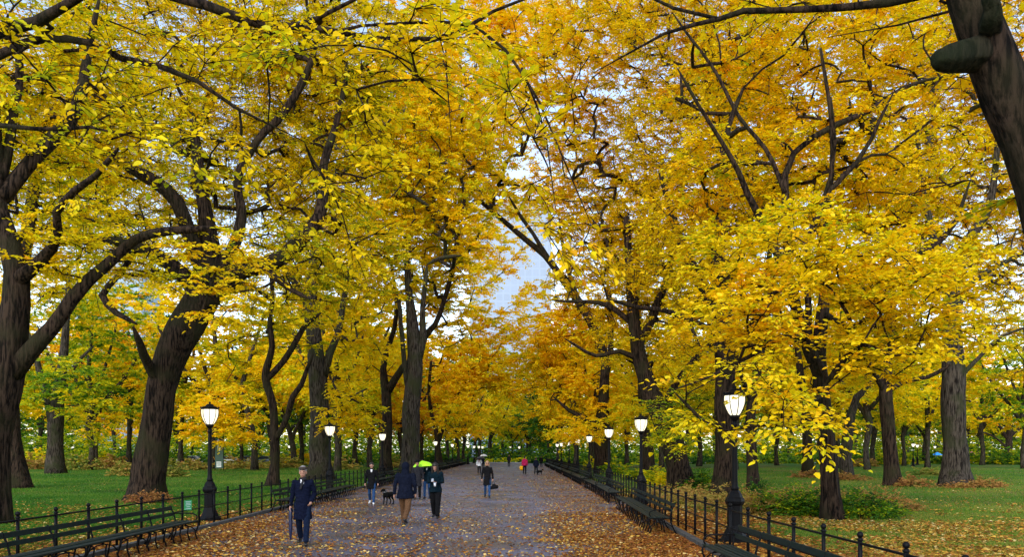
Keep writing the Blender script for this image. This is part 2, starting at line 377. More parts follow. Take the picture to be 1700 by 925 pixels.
# ================================================================== SETTING
def ground_material():
    m, nt, out = new_mat('lawn_ground')
    b = N(nt, 'ShaderNodeBsdfPrincipled'); b.inputs['Roughness'].default_value = 0.95; b.inputs['Specular IOR Level'].default_value = 0.1
    geo = N(nt, 'ShaderNodeNewGeometry')
    def nz(s, d=6):
        n = N(nt, 'ShaderNodeTexNoise'); n.inputs['Scale'].default_value = s; n.inputs['Detail'].default_value = d; nt.links.new(geo.outputs['Position'], n.inputs['Vector']); return n
    a = nz(0.25); g = nz(9, 8); l = nz(3.0, 10)
    green = ramp(nt, [(0.3,(0.025,0.10,0.008)),(0.6,(0.06,0.18,0.012)),(0.8,(0.12,0.2,0.025))], g.outputs[0])
    brown = ramp(nt, [(0.35,(0.07,0.04,0.018)),(0.55,(0.22,0.12,0.04)),(0.75,(0.4,0.28,0.08))], l.outputs[0])
    sep = N(nt, 'ShaderNodeSeparateXYZ'); nt.links.new(geo.outputs['Position'], sep.inputs[0])
    mr = N(nt, 'ShaderNodeMapRange'); mr.inputs[1].default_value = -4; mr.inputs[2].default_value = 8; mr.inputs[3].default_value = 0.0; mr.inputs[4].default_value = 0.16
    nt.links.new(sep.outputs[0], mr.inputs[0])
    md = N(nt, 'ShaderNodeMapRange'); md.inputs[1].default_value = 20; md.inputs[2].default_value = 60; md.inputs[3].default_value = 1.0; md.inputs[4].default_value = 0.2
    nt.links.new(sep.outputs[1], md.inputs[0])
    mu = N(nt, 'ShaderNodeMath', operation='MULTIPLY'); nt.links.new(mr.outputs[0], mu.inputs[0]); nt.links.new(md.outputs[0], mu.inputs[1])
    ad = N(nt, 'ShaderNodeMath', operation='ADD'); nt.links.new(a.outputs[0], ad.inputs[0]); nt.links.new(mu.outputs[0], ad.inputs[1])
    rr = ramp(nt, [(0.50,(0,0,0)),(0.68,(.8,.8,.8))], ad.outputs[0])
    mx = N(nt, 'ShaderNodeMix', data_type='RGBA'); nt.links.new(rr.outputs[0], mx.inputs[0]); nt.links.new(green.outputs[0], mx.inputs[6]); nt.links.new(brown.outputs[0], mx.inputs[7])
    nt.links.new(mx.outputs[2], b.inputs['Base Color'])
    bp = N(nt, 'ShaderNodeBump'); bp.inputs['Strength'].default_value = 0.8; bp.inputs['Distance'].default_value = 0.05
    nt.links.new(g.outputs[0], bp.inputs['Height']); nt.links.new(bp.outputs[0], b.inputs['Normal'])
    nt.links.new(b.outputs[0], out.inputs[0]); return m
def path_material():
    m, nt, out = new_mat('wet_asphalt')
    b = N(nt, 'ShaderNodeBsdfPrincipled'); b.inputs['Specular IOR Level'].default_value = 0.45
    geo = N(nt, 'ShaderNodeNewGeometry')
    def nz(s, d=6):
        n = N(nt, 'ShaderNodeTexNoise'); n.inputs['Scale'].default_value = s; n.inputs['Detail'].default_value = d; nt.links.new(geo.outputs['Position'], n.inputs['Vector']); return n
    a = nz(0.5, 4); f = nz(60, 3); l = nz(5, 10)
    c1 = ramp(nt, [(0.36,(0.060,0.060,0.085)),(0.5,(0.10,0.098,0.135)),(0.66,(0.155,0.15,0.20))], a.outputs[0])
    c2 = ramp(nt, [(0.3,(0.75,)*3),(0.7,(1.15,)*3)], f.outputs[0])
    mu = N(nt, 'ShaderNodeMix', data_type='RGBA', blend_type='MULTIPLY'); mu.inputs[0].default_value = 1; nt.links.new(c1.outputs[0], mu.inputs[6]); nt.links.new(c2.outputs[0], mu.inputs[7])
    # pale worn joints between the long asphalt strips
    sep = N(nt, 'ShaderNodeSeparateXYZ'); nt.links.new(geo.outputs['Position'], sep.inputs[0])
    prev = mu
    for xj in (-2.05, 1.45):
        s1 = N(nt, 'ShaderNodeMath', operation='SUBTRACT'); s1.inputs[1].default_value = xj; nt.links.new(sep.outputs[0], s1.inputs[0])
        s2 = N(nt, 'ShaderNodeMath', operation='ABSOLUTE'); nt.links.new(s1.outputs[0], s2.inputs[0])
        s3 = ramp(nt, [(0.0,(1,1,1)),(0.035,(0,0,0))], s2.outputs[0])
        mm = N(nt, 'ShaderNodeMix', data_type='RGBA'); nt.links.new(s3.outputs[0], mm.inputs[0]); nt.links.new(prev.outputs[2], mm.inputs[6]); mm.inputs[7].default_value = (0.05,0.04,0.035,1); prev = mm
    lt = ramp(nt, [(0.60,(0,0,0)),(0.66,(.7,.7,.7))], l.outputs[0]); lc = N(nt, 'ShaderNodeMix', data_type='RGBA')
    nt.links.new(lt.outputs[0], lc.inputs[0]); nt.links.new(prev.outputs[2], lc.inputs[6]); lc.inputs[7].default_value = (0.2,0.11,0.06,1)
    nt.links.new(lc.outputs[2], b.inputs['Base Color'])
    vo = N(nt,'ShaderNodeTexVoronoi'); vo.feature='DISTANCE_TO_EDGE'; vo.inputs['Scale'].default_value=.45; wn=nz(1.8,6); wm=N(nt,'ShaderNodeMix',data_type='RGBA'); wm.inputs[0].default_value=.18; nt.links.new(geo.outputs['Position'],wm.inputs[6]); nt.links.new(wn.outputs[1],wm.inputs[7]); nt.links.new(wm.outputs[2],vo.inputs['Vector'])
    ck = ramp(nt, [(0.0,(.35,)*3),(0.012,(1,)*3)], vo.outputs[0]); vc = N(nt,'ShaderNodeTexVoronoi'); vc.inputs['Scale'].default_value=.22; nt.links.new(geo.outputs['Position'],vc.inputs['Vector']); pc = ramp(nt,[(0.0,(.80,)*3),(1.0,(1.12,)*3)],vc.outputs[1])
    m1 = N(nt,'ShaderNodeMix',data_type='RGBA',blend_type='MULTIPLY'); m1.inputs[0].default_value=1; nt.links.new(lc.outputs[2],m1.inputs[6]); nt.links.new(ck.outputs[0],m1.inputs[7])
    m2_ = N(nt,'ShaderNodeMix',data_type='RGBA',blend_type='MULTIPLY'); m2_.inputs[0].default_value=1; nt.links.new(m1.outputs[2],m2_.inputs[6]); nt.links.new(pc.outputs[0],m2_.inputs[7]); nt.links.new(m2_.outputs[2], b.inputs['Base Color'])
    rg = ramp(nt, [(0.4,(0.28,)*3),(0.62,(0.62,)*3)], a.outputs[0]); nt.links.new(rg.outputs[0], b.inputs['Roughness'])
    bp = N(nt, 'ShaderNodeBump'); bp.inputs['Strength'].default_value = 0.5; bp.inputs['Distance'].default_value = 0.01
    nt.links.new(f.outputs[0], bp.inputs['Height']); nt.links.new(bp.outputs[0], b.inputs['Normal'])
    nt.links.new(b.outputs[0], out.inputs[0]); return m
g = MB(); g.add([(-2500,-60,0),(2500,-60,0),(2500,4000,0),(-2500,4000,0)], [(0,1,2,3)])
tag(g.obj('ground', ground_material()), 'park lawn spreading out on both sides of the promenade', kind='structure')
pz = [-8,5,10,15,20,30,40,57,80,100,128,150]
g = MB(); V=[]; 
for z in pz: V += [(XL(max(z,5)), z, .004), (XR(max(z,5)), z, .004)]
g.add(V, [(2*i,2*i+1,2*i+3,2*i+2) for i in range(len(pz)-1)])
PATH = path_material()
tag(g.obj('path', PATH), 'broad wet asphalt promenade strewn with leaves', kind='structure')
g = MB(); g.add([(-300,150,.006),(300,150,.006),(300,158,.006),(-300,158,.006)], [(0,1,2,3)])
tag(g.obj('road', simple('pale_road', (.34,.31,.33), .8, .15, 3)), 'pale cross path at the far end of the promenade', kind='structure')
KERB = simple('kerb_stone', (0.06,0.058,0.055), .8, .4, 6, bump=.4)
for sx, fx in ((-1,XL),(1,XR)):
    g = MB(); V=[]
    for z in pz:
        x = fx(max(z,5)); V += [(x,z,-.05),(x,z,.11),(x+sx*.16,z,.11),(x+sx*.16,z,-.05)]
    Fs=[]
    for i in range(len(pz)-1):
        for j in range(3): a=4*i+j; Fs.append((a,a+1,a+5,a+4))
    g.add(V,Fs); tag(g.obj('kerb', KERB, smooth=False), 'low stone kerb on the %s edge of the promenade' % ('left' if sx<0 else 'right'), kind='structure')

# ------------------------------------------------------------------ scattered leaves and grass
def litter(name, X, Y, L, tint, label, zb=0.012, mat=LITTER, cat='fallen leaves', curl=.35, wide=.33):
    n = len(X); P = np.stack([X,Y,zb+RNG.random(n)*.02],1); a = RNG.uniform(0,2*PI,n)
    D = np.stack([np.cos(a),np.sin(a),RNG.uniform(0,curl,n)],1); Nn = np.stack([RNG.normal(0,.35,n),RNG.normal(0,.35,n),np.ones(n)],1)
    near = Y < 26; gs=[]
    for msk, fine in ((near,True),(~near,False)):
        if msk.any(): gs.append(leaf_geo(P[msk], D[msk], unit(Nn[msk]), L[msk], tint[msk], fine, wide))
    V,c,i,t = join_geo(gs); return tag(link(name, np_mesh(name,V,c,i,mat,t)), label, cat, kind='stuff')
def rand_depth(n, z0, z1, p=1.0):      # samples per picture area rather than per ground area
    u = RNG.random(n); a, b = 1/z0**p, 1/z1**p; return (a+(b-a)*u)**(-1/p)
n = 360000; Y = rand_depth(n, 12.5, 148, 1.25); lx = np.interp(Y,[a for a,b in XLz],[b for a,b in XLz]); rx = np.interp(Y,[a for a,b in XRz],[b for a,b in XRz])
X = lx+(rx-lx)*RNG.random(n); u = (X-lx)/(rx-lx)
dl = u*(rx-lx); dr = (1-u)*(rx-lx)
rightdrift = np.clip(1-(dr-0.2)/3.4, 0, 1)*np.clip((vnoise(X,Y,1.6,5)*.6+vnoise(X,Y*.5,.5,6)*.5)-.12,0,1)*1.6
leftdrift = np.clip(1-(dl-0.4)/3.0, 0, 1)*np.clip((vnoise(X,Y,1.5,7)*.6+vnoise(X,Y*.5,.5,8)*.5)-.22,0,1)*1.3
scat = 0.035+0.14*np.clip(vnoise(X,Y*.6,1.1,9)*.6+vnoise(X,Y,.35,19)*.5-.3,0,1)
joint = .10*np.exp(-((X+2.05)/.10)**2)+.25*np.exp(-((X-1.45)/.3)**2)*vnoise(X,Y,2.5,3)
dens = (rightdrift+leftdrift+scat+joint)*np.where(Y>60,1.2,1.0); dens = dens*.80; keep = RNG.random(n) < dens; X,Y,dens,rd = X[keep],Y[keep],dens[keep],(rightdrift+leftdrift)[keep]
T = np.clip(np.where(RNG.random(len(X)) < .62+.3*np.clip(rd,0,1), RNG.normal(.42,.15,len(X)), RNG.normal(.83,.12,len(X))),0,1)
L = np.clip(RNG.lognormal(math.log(.06),.28,len(X)),.03,.13)*np.where(Y>45,1.2,1)
litter('fallen_leaves', X, Y, L, T, 'brown and yellow leaves lying on the wet promenade')
for side, n, lab in ((1,240000,'tan leaves lying over the right hand lawn and behind the fence'),(-1,90000,'scattered leaves lying on the left hand lawn')):
    Y = rand_depth(n, 12.5, 110, 1.2); w = Y*.75
    if side > 0: e = np.interp(Y,[a for a,b in XRz],[b for a,b in XRz])+.2; X = e+RNG.random(n)*np.maximum(1,w-e+1)
    else: e = np.interp(Y,[a for a,b in XLz],[b for a,b in XLz])-.2; X = e-RNG.random(n)*np.maximum(1,w+e+1)
    de = np.abs(X-e); vn = vnoise(X,Y,4,21)*.6+vnoise(X,Y,1.1,22)*.4
    if side > 0: dn = np.clip(1.05-de/2.6,0,1)*.9+np.clip(vn-.34,0,1)*1.1*np.clip(1.3-Y/44,.10,1)
    else: dn = np.clip(1.0-de/2.2,0,1)*.9+np.clip(vn-.42,0,1)*.8
    k = RNG.random(n) < dn; X,Y,de = X[k],Y[k],de[k]
    T = np.clip(np.where(RNG.random(len(X)) < np.where(de<3,.75,.3), RNG.normal(.45,.15,len(X)), RNG.normal(.78,.12,len(X))),0,1)
    litter('fallen_leaves', X, Y, np.clip(RNG.normal(.085,.02,len(X)),.04,.14), T, lab, zb=.03)
def grass(n, side, lab):
    Y = rand_depth(n, 12.5, 100, 1.1); w = Y*.75
    if side > 0: e = np.interp(Y,[a for a,b in XRz],[b for a,b in XRz])+.3; X = e+RNG.random(n)*np.maximum(1,w-e+1)
    else: e = np.interp(Y,[a for a,b in XLz],[b for a,b in XLz])-.3; X = e-RNG.random(n)*np.maximum(1,w+e+1)
    de = np.abs(X-e); dn = np.clip((de-.3)/1.6,0.08,1)
    if side > 0: dn = dn*np.clip(.35+de/12,0,1)
    k = RNG.random(n) < dn; X,Y = X[k],Y[k]; n = len(X)
    P = np.stack([X,Y,np.zeros(n)],1); D = np.stack([RNG.normal(0,.4,n),RNG.normal(0,.4,n),np.ones(n)],1)
    Nn = np.stack([RNG.normal(0,.6,n),-np.ones(n),np.zeros(n)],1); L = RNG.uniform(.04,.09,n)*np.clip(Y/30,1,2.0)
    T = np.clip(.10+.45*vnoise(X,Y,3,31)+.35*vnoise(X,Y,9,33)+RNG.normal(0,.15,n)+(.12 if side>0 else 0),0,1)
    V,c,i,t = leaf_geo(P,D,unit(Nn),L,T,False,.12)
    tag(link('grass', np_mesh('grass',V,c,i,GRASSM,t)), lab, 'grass', kind='stuff')
grass(260000,-1,'short green grass of the left hand lawn'); grass(200000,1,'short green grass of the right hand lawn')
# ================================================================== FENCES
def fence(fx, sx, label):
    root = empty('railing_fence', (fx(20)+sx*.32,20,0), label, 'fence', 'iron fences along the promenade'); b0 = Vector(root.location)
    zs = [5.2+1.08*i for i in range(132)]
    pm = MB(); pm.tube([(0,0,0),(0,0,.97)], .029, 8); pm.lathe([(.03,.93),(.045,.945),(.03,.96),(.014,.975),(.014,.985)], 8)
    pm.ball((0,0,1.01), .042, 8, 6); pm.lathe([(.05,0),(.05,.03),(.03,.07)],8); me = pm.mesh('post', BLACK)
    far = MB()
    for i, z in enumerate(zs):
        p = Vector((fx(z)+sx*.32, z, 0))-b0
        if i < 98: link('post', me, root, p)
        else: far.tube([p, p+Vector((0,0,1.03))], .03, 5)
    tag(far.obj('far_posts', BLACK, root), kind='stuff')
    for h, r in ((.90,.018),(.55,.014),(.20,.014)):
        g = MB(); g.tube([Vector((fx(z)+sx*.32, z, h))-b0 for z in np.linspace(4.8,149,60)], r, 6); g.obj('rail', BLACK, root)
    return root
fence(XL, -1, 'black iron post and rail fence along the left edge of the promenade')
fence(XR, 1, 'black iron post and rail fence along the right edge of the promenade')

# ================================================================== LAMPS
GLOW, nt, out = new_mat('lit_frosted_glass')
e = N(nt,'ShaderNodeEmission'); e.inputs['Strength'].default_value = 1.6; lw = N(nt,'ShaderNodeLayerWeight'); lw.inputs['Blend'].default_value=.35
r = ramp(nt, [(0.0,(1.0,.96,.78)),(.7,(.98,.85,.55)),(1,(.55,.45,.3))], lw.outputs['Facing']); nt.links.new(r.outputs[0], e.inputs[0]); nt.links.new(e.outputs[0], out.inputs[0])
def make_lamp():
    root = empty('street_lamp', (0,0,0), 'x', 'street lamp')
    g = MB(); g.lathe([(.34,0),(.34,.10),(.30,.13),(.25,.2),(.19,.34),(.165,.42),(.165,.86),(.20,.9),(.215,.96),(.20,1.02),(.17,1.05),(.15,1.12),(.10,1.2)], 8); g.obj('base', BLACK, root, False)
    g = MB(); g.lathe([(.085,1.2),(.09,1.26),(.07,1.3),(.064,1.4),(.05,2.6),(.05,2.64),(.075,2.67),(.055,2.7),(.05,2.76)], 12); g.obj('pole', BLACK, root)
    g = MB(); g.lathe([(.05,2.76),(.09,2.8),(.11,2.84),(.12,2.87),(.1,2.89)], 12); g.obj('capital', BLACK, root)
    g = MB(); g.lathe([(.095,2.885),(.13,2.92),(.185,3.02),(.225,3.13),(.24,3.24),(.235,3.33),(.20,3.36)], 16); g.obj('globe', GLOW, root)
    g = MB()
    for i in range(8):
        a = 2*PI*i/8; g.tube([(math.cos(a)*r, math.sin(a)*r, z) for r,z in ((.105,2.885),(.14,2.92),(.195,3.02),(.236,3.13),(.25,3.24),(.245,3.33))], .010, 5)
    g.lathe([(.24,3.325),(.255,3.33),(.255,3.35),(.24,3.36)],16); g.obj('cage', BLACK, root)
    g = MB(); g.lathe([(.25,3.358),(.24,3.38),(.18,3.415),(.11,3.44),(.11,3.465),(.07,3.485),(.03,3.495),(.03,3.52),(.04,3.535),(.02,3.55),(.005,3.57)], 16)
    for i in range(8):
        a = 2*PI*i/8; g.ball((math.cos(a)*.245, math.sin(a)*.245, 3.385), .028, 6, 5)
    g.obj('cap', BLACK, root); return root
lamp0 = make_lamp(); used = []
def lamp(x, z, label, group=None):
    o = lamp0 if not used else copy_tree(lamp0); used.append(o); o.location = (x, z, 0); o.rotation_euler.z = random.uniform(0,1); o['label'] = label
    if group: o['group'] = group
    return o
lampsL = [(22.3,'nearest lit street lamp of the left row, behind the fence beside the leaning elm'),(37,'lit street lamp behind the benches, right of the thick straight trunk'),
 (52,'lit street lamp rising behind the woman in a white top'),(71,'lit street lamp rising behind the green umbrella'),
 (88,'lit street lamp right of the fluted trunks, fifth of the left row'),(113,'small lit street lamp under yellow leaves, sixth of the left row')]
for z, lb in lampsL: lamp(-8.95, z, lb, 'lit lamps along the left side of the promenade')
lampsR = [(16.9,5.0,'nearest lit street lamp of the right row, its globe among hanging yellow leaves'),(29.3,5.02,'lit street lamp on the right beside the leaning trunk'),
 (41.7,5.37,'lit street lamp on the right, third from the camera'),(59.5,6.1,'lit street lamp on the right, fourth from the camera'),
 (73.5,6.4,'lit street lamp on the right, fifth from the camera'),(87,6.6,'lit street lamp on the right, sixth from the camera')]
for z, x, lb in lampsR: lamp(x, z, lb, 'lit lamps along the right side of the promenade')
for px, z in ((777,130),(787,146),(795,150),(801,156),(862,162),(847,168),(925,112),(932,102)):
    lamp((px-CX)*z/F, z, 'tiny lit street lamp around the far end of the promenade', 'lit lamps at the far end of the promenade')
for px, z, lb in ((200,165,'distant lit lamp between trunks on the left lawn'),(480,140,'distant lit lamp behind the thin forked trees on the left'),(1516,110,'distant lit lamp left of the huge trunk on the right, nearer of two'),
    (1523,125,'distant lit lamp just behind another lamp on the right lawn'),(1552,150,'distant lit lamp touching the huge trunk on the right lawn'),(1695,165,'distant lit lamp at the far right edge'),(1295,150,'distant lit lamp behind the hanging yellow leaves'),(575,150,'distant lit lamp between the far trunks on the left')):
    lamp((px-CX)*z/F, z, lb, 'lit lamps beyond the lawns')

# ================================================================== BENCHES
def bench(fx, sx, z0, z1, label, side):
    Lb = z1-z0; xm0, xm1 = fx(z0), fx(z1); root = empty('park_bench', ((xm0+xm1)/2-sx*.28, (z0+z1)/2, 0), label, 'bench', 'benches along the %s fence' % side)
    root.rotation_euler.z = -math.atan2(xm1-xm0, Lb)
    f = -sx                                # direction the seat faces (x)
    nseg = max(2, round(Lb/1.15)); g = MB()
    for i in range(5): g.box((f*(-.02+.105*i), 0, .445-.006*abs(i-2)+(.012 if i==4 else 0)), (.085, Lb, .028), bev=.006)
    g.obj('seat', BENCH, root, False)
    g = MB()
    for h, w, xo in ((.745,.09,-.185),(.61,.08,-.125)): 
        for s in range(nseg): 
            y = -Lb/2+Lb*(s+.5)/nseg; g.box((f*xo, y, h), (.026, Lb/nseg-.02, w), bev=.006)
    g.obj('backrest', BENCH, root, False)
    fr = MB(); X = lambda a: f*a
    fr.tube([(X(-.26),0,0),(X(-.17),0,.16),(X(-.10),0,.34),(X(-.085),0,.46),(X(-.12),0,.60),(X(-.17),0,.72),(X(-.215),0,.80)], .019, 5)
    fr.tube([(X(-.09),0,.42),(X(.15),0,.405),(X(.40),0,.42),(X(.45),0,.40),(X(.44),0,.3),(X(.38),0,.15),(X(.43),0,0)], .019, 5)
    fr.tube([(X(-.15),0,.2),(X(.0),0,.30),(X(.15),0,.33),(X(.3),0,.30),(X(.40),0,.2)], .014, 5)
    fm = fr.mesh('leg_frame', BLACK)
    ar = MB(); ar.tube([(X(-.12),0,.62),(X(.1),0,.63),(X(.32),0,.62),(X(.42),0,.57),(X(.42),0,.5),(X(.38),0,.43)], .016, 5); am = ar.mesh('armrest', BLACK)
    hp_ = MB(); hp_.tube([(X(-.02),0,0),(X(.02),0,.22),(X(.05),0,.36),(X(.12),0,.40),(X(.30),0,.40),(X(.38),0,.36),(X(.36),0,.2),(X(.42),0,0)], .017, 5); hm = hp_.mesh('leg_hoop', BLACK)
    for i in range(nseg):
        for q in (.33,.67): link('leg_hoop', hm, root, (0,-Lb/2+.04+(Lb-.08)*(i+q)/nseg,0))
    for i in range(nseg+1):
        y = -Lb/2+.04+(Lb-.08)*i/nseg; link('leg_frame', fm, root, (0,y,0))
        if i in (0,nseg): link('armrest', am, root, (0,y,0))
    return root
for z0,z1,lb in ((8.2,17.7,'long dark green bench nearest the camera along the left fence'),(25.5,29.6,'dark green bench behind the man with the flat cap'),(30.0,37.2,'dark green bench right of the flat cap man, below the thick trunk'),(43,49.5,'dark bench behind the woman in a white top'),
    (50.3,58,'dark bench half hidden behind the hooded man'),(62,72,'dark bench behind the woman looking down at her phone'),(73,84,'distant dark bench in the left row, beyond the phone woman'),(86,98,'distant dark bench in the left row, third from its far end'),(100,114,'distant dark bench in the left row, second from its far end'),(116,132,'farthest dark bench of the left row')):
    bench(XL, -1, z0, z1, lb, 'left')
for z0,z1,lb in ((6.0,13.1,'dark green bench nearest the camera along the right fence, cut by the bottom edge'),(18.6,27.2,'long dark green bench in front of the railing and the nearest leaf drift'),(30.3,36.6,'dark bench third from the camera along the right fence'),(37.2,44.5,'dark bench fourth from the camera along the right fence'),
    (47,56,'dark bench fifth from the camera along the right fence'),(57,68,'distant dark bench sixth along the right fence'),(70,82,'distant dark bench seventh along the right fence'),(84,98,'distant dark bench second from the far end of the right row'),(100,118,'farthest dark bench of the right row')):
    bench(XR, 1, z0, z1, lb, 'right')

# ================================================================== PEOPLE
SKIN = simple('skin', (0.36,0.19,0.13), .55, .12, 20); SKIND = simple('deep_skin', (0.10,0.05,0.03), .55, .12, 20)
def cloth(n, c, r=.85): return simple(n, c, r, .3, 26, .05, bump=.25)
NAVY=cloth('navy_cloth',(.004,.006,.018)); DKNAVY=cloth('dark_navy_cloth',(.005,.007,.016)); BLK=cloth('black_cloth',(.007,.007,.008)); JEAN=cloth('blue_denim',(.02,.055,.14)); DKJEAN=cloth('dark_denim',(.006,.011,.028))
BROWN=cloth('brown_twill',(.10,.052,.026)); TEAL=cloth('dark_teal_cloth',(.003,.010,.016)); WHITE=cloth('white_cotton',(.72,.72,.75)); RED=cloth('crimson_jacket_cloth',(.34,.015,.07)); GREY=cloth('grey_tweed',(.045,.036,.03)); CHAR=cloth('charcoal_cloth',(.018,.018,.022))
YEL=cloth('yellow_plastic',(.75,.38,.01),.5); HAIRB=simple('dark_hair',(.012,.008,.006),.5,.3,40); HAIRL=simple('blond_hair',(.30,.18,.08),.55,.3,40); HAIRG=simple('grey_hair',(.25,.23,.22),.6,.2,40)
LEATH=simple('black_shoe_leather',(.012,.011,.011),.35,.3,20); WSHOE=simple('white_shoe_rubber',(.7,.7,.72),.5,.1,20); EYEM=simple('dark_eye',(.01,.008,.008),.2,.1,5); LIP=simple('lip_skin',(.36,.13,.10),.5,.1,20)
FABL=simple('umbrella_lime',(.40,.85,.02),.45,.08,6); FABN=simple('umbrella_navy',(.010,.014,.05),.4,.3,8); FABB=simple('umbrella_black',(.008,.008,.01),.35,.3,8); FABW=simple('umbrella_white',(.75,.78,.82),.4,.1,8); FABP=simple('umbrella_pink',(.75,.05,.25),.4,.1,8); STEEL=simple('steel_shaft',(.3,.3,.3),.3,.1,10,metal=1.0)
def person(px, py, H, rz, label, legs=((.25,.08),(-.22,.25)), arms=None, coat=NAVY, hem=.62, trousers=DKJEAN, shoes=LEATH, skin=SKIN, hair=HAIRB, hairstyle='short', hat=None, hatm=None,
           tilt=0.0, yaw=0.0, vox=.012, lean=0.0, shirt=None, flare=1.0, face=True, bulk=1.0, gloves=False, z=None, extra=None):
    z = z or zof(py); root = empty('person', ((px-CX)*z/F, z, .008), label, 'person', None, rz); S = H/1.75; k = S
    legj=[]; low=9
    for i,(th,kn) in enumerate(legs):
        sx = (-1,1)[i]; hip = Vector((sx*.09,0,.93)); kne = hip+Vector((sx*.008,-math.sin(th)*.43,-math.cos(th)*.43)); a = th-kn
        ank = kne+Vector((0,-math.sin(a)*.42,-math.cos(a)*.42)); pit = max(0,(kn-.15))*1.1 if th < 0.05 else -.0
        fw = Vector((sx*.12,-math.cos(pit),-math.sin(pit))).normalized(); up = Vector((0,0,1)); dn = Vector((0,-math.sin(pit)*.3,-1)).normalized()
        heel = ank-fw*.05+dn*.045; toe = ank+fw*.16+dn*.05; ball = ank+fw*.09+dn*.05
        legj.append((hip,kne,ank,heel,ball,toe)); low = min(low, heel.z-.038, toe.z-.030)
    dz = -low
    legj = [[p+Vector((0,0,dz)) for p in L] for L in legj]; D = Vector((0,0,dz))
    def tor(x,y,zz):
        p = Vector((x,y,zz))+D; h = max(0, zz-.95); p.y -= lean*h; return p
    neck = tor(0,-.005,1.50); HM = Matrix.Rotation(yaw,3,'Z') @ Matrix.Rotation(tilt,3,'X')
    hd = lambda x,y,zz: neck+HM @ (Vector((x,y,zz-1.50)))
    if arms is None: arms = [((-.25,.02,1.16),(-.26,-.06,.92)), ((.25,.04,1.16),(.26,.0,.92))]
    aj=[]
    for i in range(2):
        sx=(-1,1)[i]; aj.append((tor(sx*.185*bulk,0,1.425), tor(*arms[i][0]), tor(*arms[i][1])))
    sc = lambda p: Vector(p)*k
    def C(m,a,b,ra,rb,flat=1.0): m.cap(sc(a),sc(b),ra*k,rb*k,12,flat)
    def B(m,c,r,M=None): m.ball(sc(c),tuple(q*k for q in r),14,9,M)
    m = MB()
    B(m,hd(0,-.01,1.665),(.076,.094,.105),HM); B(m,hd(0,-.035,1.60),(.056,.062,.06),HM); C(m,tor(0,.01,1.44),hd(0,.0,1.58),.058,.052)
    C(m,hd(0,-.098,1.665),hd(0,-.118,1.628),.008,.014); B(m,hd(-.078,0,1.64),(.012,.02,.032),HM); B(m,hd(.078,0,1.64),(.012,.02,.032),HM)
    C(m,tor(0,0,1.34),tor(0,0,1.05),.135,.12,.7); C(m,tor(-.15,0,1.42),tor(.15,0,1.42),.055,.055); C(m,tor(-.06,.0,.95),tor(.06,0,.95),.10,.10)
    for (hip,kne,ank,heel,ball,toe) in legj:
        C(m,hip,kne,.078,.052); C(m,kne,ank,.05,.036); C(m,heel,toe,.03,.025)
    for i,(sh,el,wr) in enumerate(aj):
        C(m,sh,el,.048,.038); C(m,el,wr,.038,.026); d = (wr-el).normalized(); s = Vector(((-1,1)[i],0,0)); n_ = d.cross(Vector((0,1,0))); n_ = n_.normalized() if n_.length > .2 else Vector((1,0,0))
        fwd = n_.cross(d).normalized(); inn = -n_*( (-1,1)[i]*(1 if n_.x > 0 else -1) )
        C(m,wr,wr+d*.075,.026,.030,.75)
        for q in range(4):
            o = fwd*((q-1.5)*.0195); L_ = (.030,.036,.034,.025)[q]; p0 = wr+d*.085+o; p1 = p0+d*L_+inn*.010; p2 = p1+d*L_*.5+inn*.024
            C(m,p0,p1,.0095,.009); C(m,p1,p2,.009,.0075)
        p0 = wr+d*.03-fwd*.026 if False else wr+d*.03+fwd*.026; C(m,p0,p0+d*.035+fwd*.018+inn*.01,.011,.009); C(m,p0+d*.035+fwd*.018+inn*.01,p0+d*.06+fwd*.016+inn*.02,.009,.008)
    m.blended('body', skin, root, vox*.75, 2)
    # trousers
    m = MB(); C(m,legj[0][0]+Vector((.01,0,.02)),legj[1][0]+Vector((-.01,0,.02)),.104,.104)
    for (hip,kne,ank,heel,ball,toe) in legj: C(m,hip,kne,.100*flare,.072*flare); C(m,kne,ank+Vector((0,0,.03)),.070*flare,.060*flare)
    m.blended('trousers', trousers, root, vox, 3)
    for (hip,kne,ank,heel,ball,toe) in legj:
        m = MB(); C(m,heel,ball,.040,.042,1.0); C(m,ball,toe,.042,.032,1.0); C(m,heel,ank,.040,.045); m.blended('shoe', shoes, root, vox*.8, 2)
    # coat
    m = MB(); C(m,tor(0,0,1.33),tor(0,0,1.08),.178*bulk,.168*bulk,.74); C(m,tor(-.165*bulk,0,1.415),tor(.165*bulk,0,1.415),.068,.068); C(m,tor(0,.01,1.44),tor(0,0,1.50),.095,.072)
    pr=[]; hz = hem
    for t in np.linspace(0,1,6): pr.append(((.150+.05*t)*bulk, 1.12+(hz-1.12)*t))
    V=[]; nn=18
    for r,zz in pr[::-1]:
        for j in range(nn):
            a=2*PI*j/nn; c_=tor(0,0,zz); V.append(sc((c_.x+math.cos(a)*r*1.08, c_.y+math.sin(a)*r*.95+(.016*math.sin(a*5+zz*6) if zz<1.0 else 0), c_.z)))
    Fs=[(i*nn+j,i*nn+(j+1)%nn,(i+1)*nn+(j+1)%nn,(i+1)*nn+j) for i in range(5) for j in range(nn)]+[tuple(range(nn-1,-1,-1)),tuple(5*nn+j for j in range(nn))]
    m.add(V,Fs)
    for (sh,el,wr) in aj: C(m,sh,el,.066*bulk,.055); C(m,el,wr-(wr-el).normalized()*.02,.055,.044)
    co_ = m.blended('coat', coat, root, vox, 3)
    if z < 36:
        pv = [(v.co.copy(), v.normal.copy()) for v in co_.data.vertices]
        nv = [c+n_*((mn.noise(Vector((c.x*9,c.y*9,c.z*22)))*.011+mn.noise(c*5)*.010)*k) for c, n_ in pv]
        co_.data.vertices.foreach_set('co', [q for c in nv for q in c]); co_.data.update()
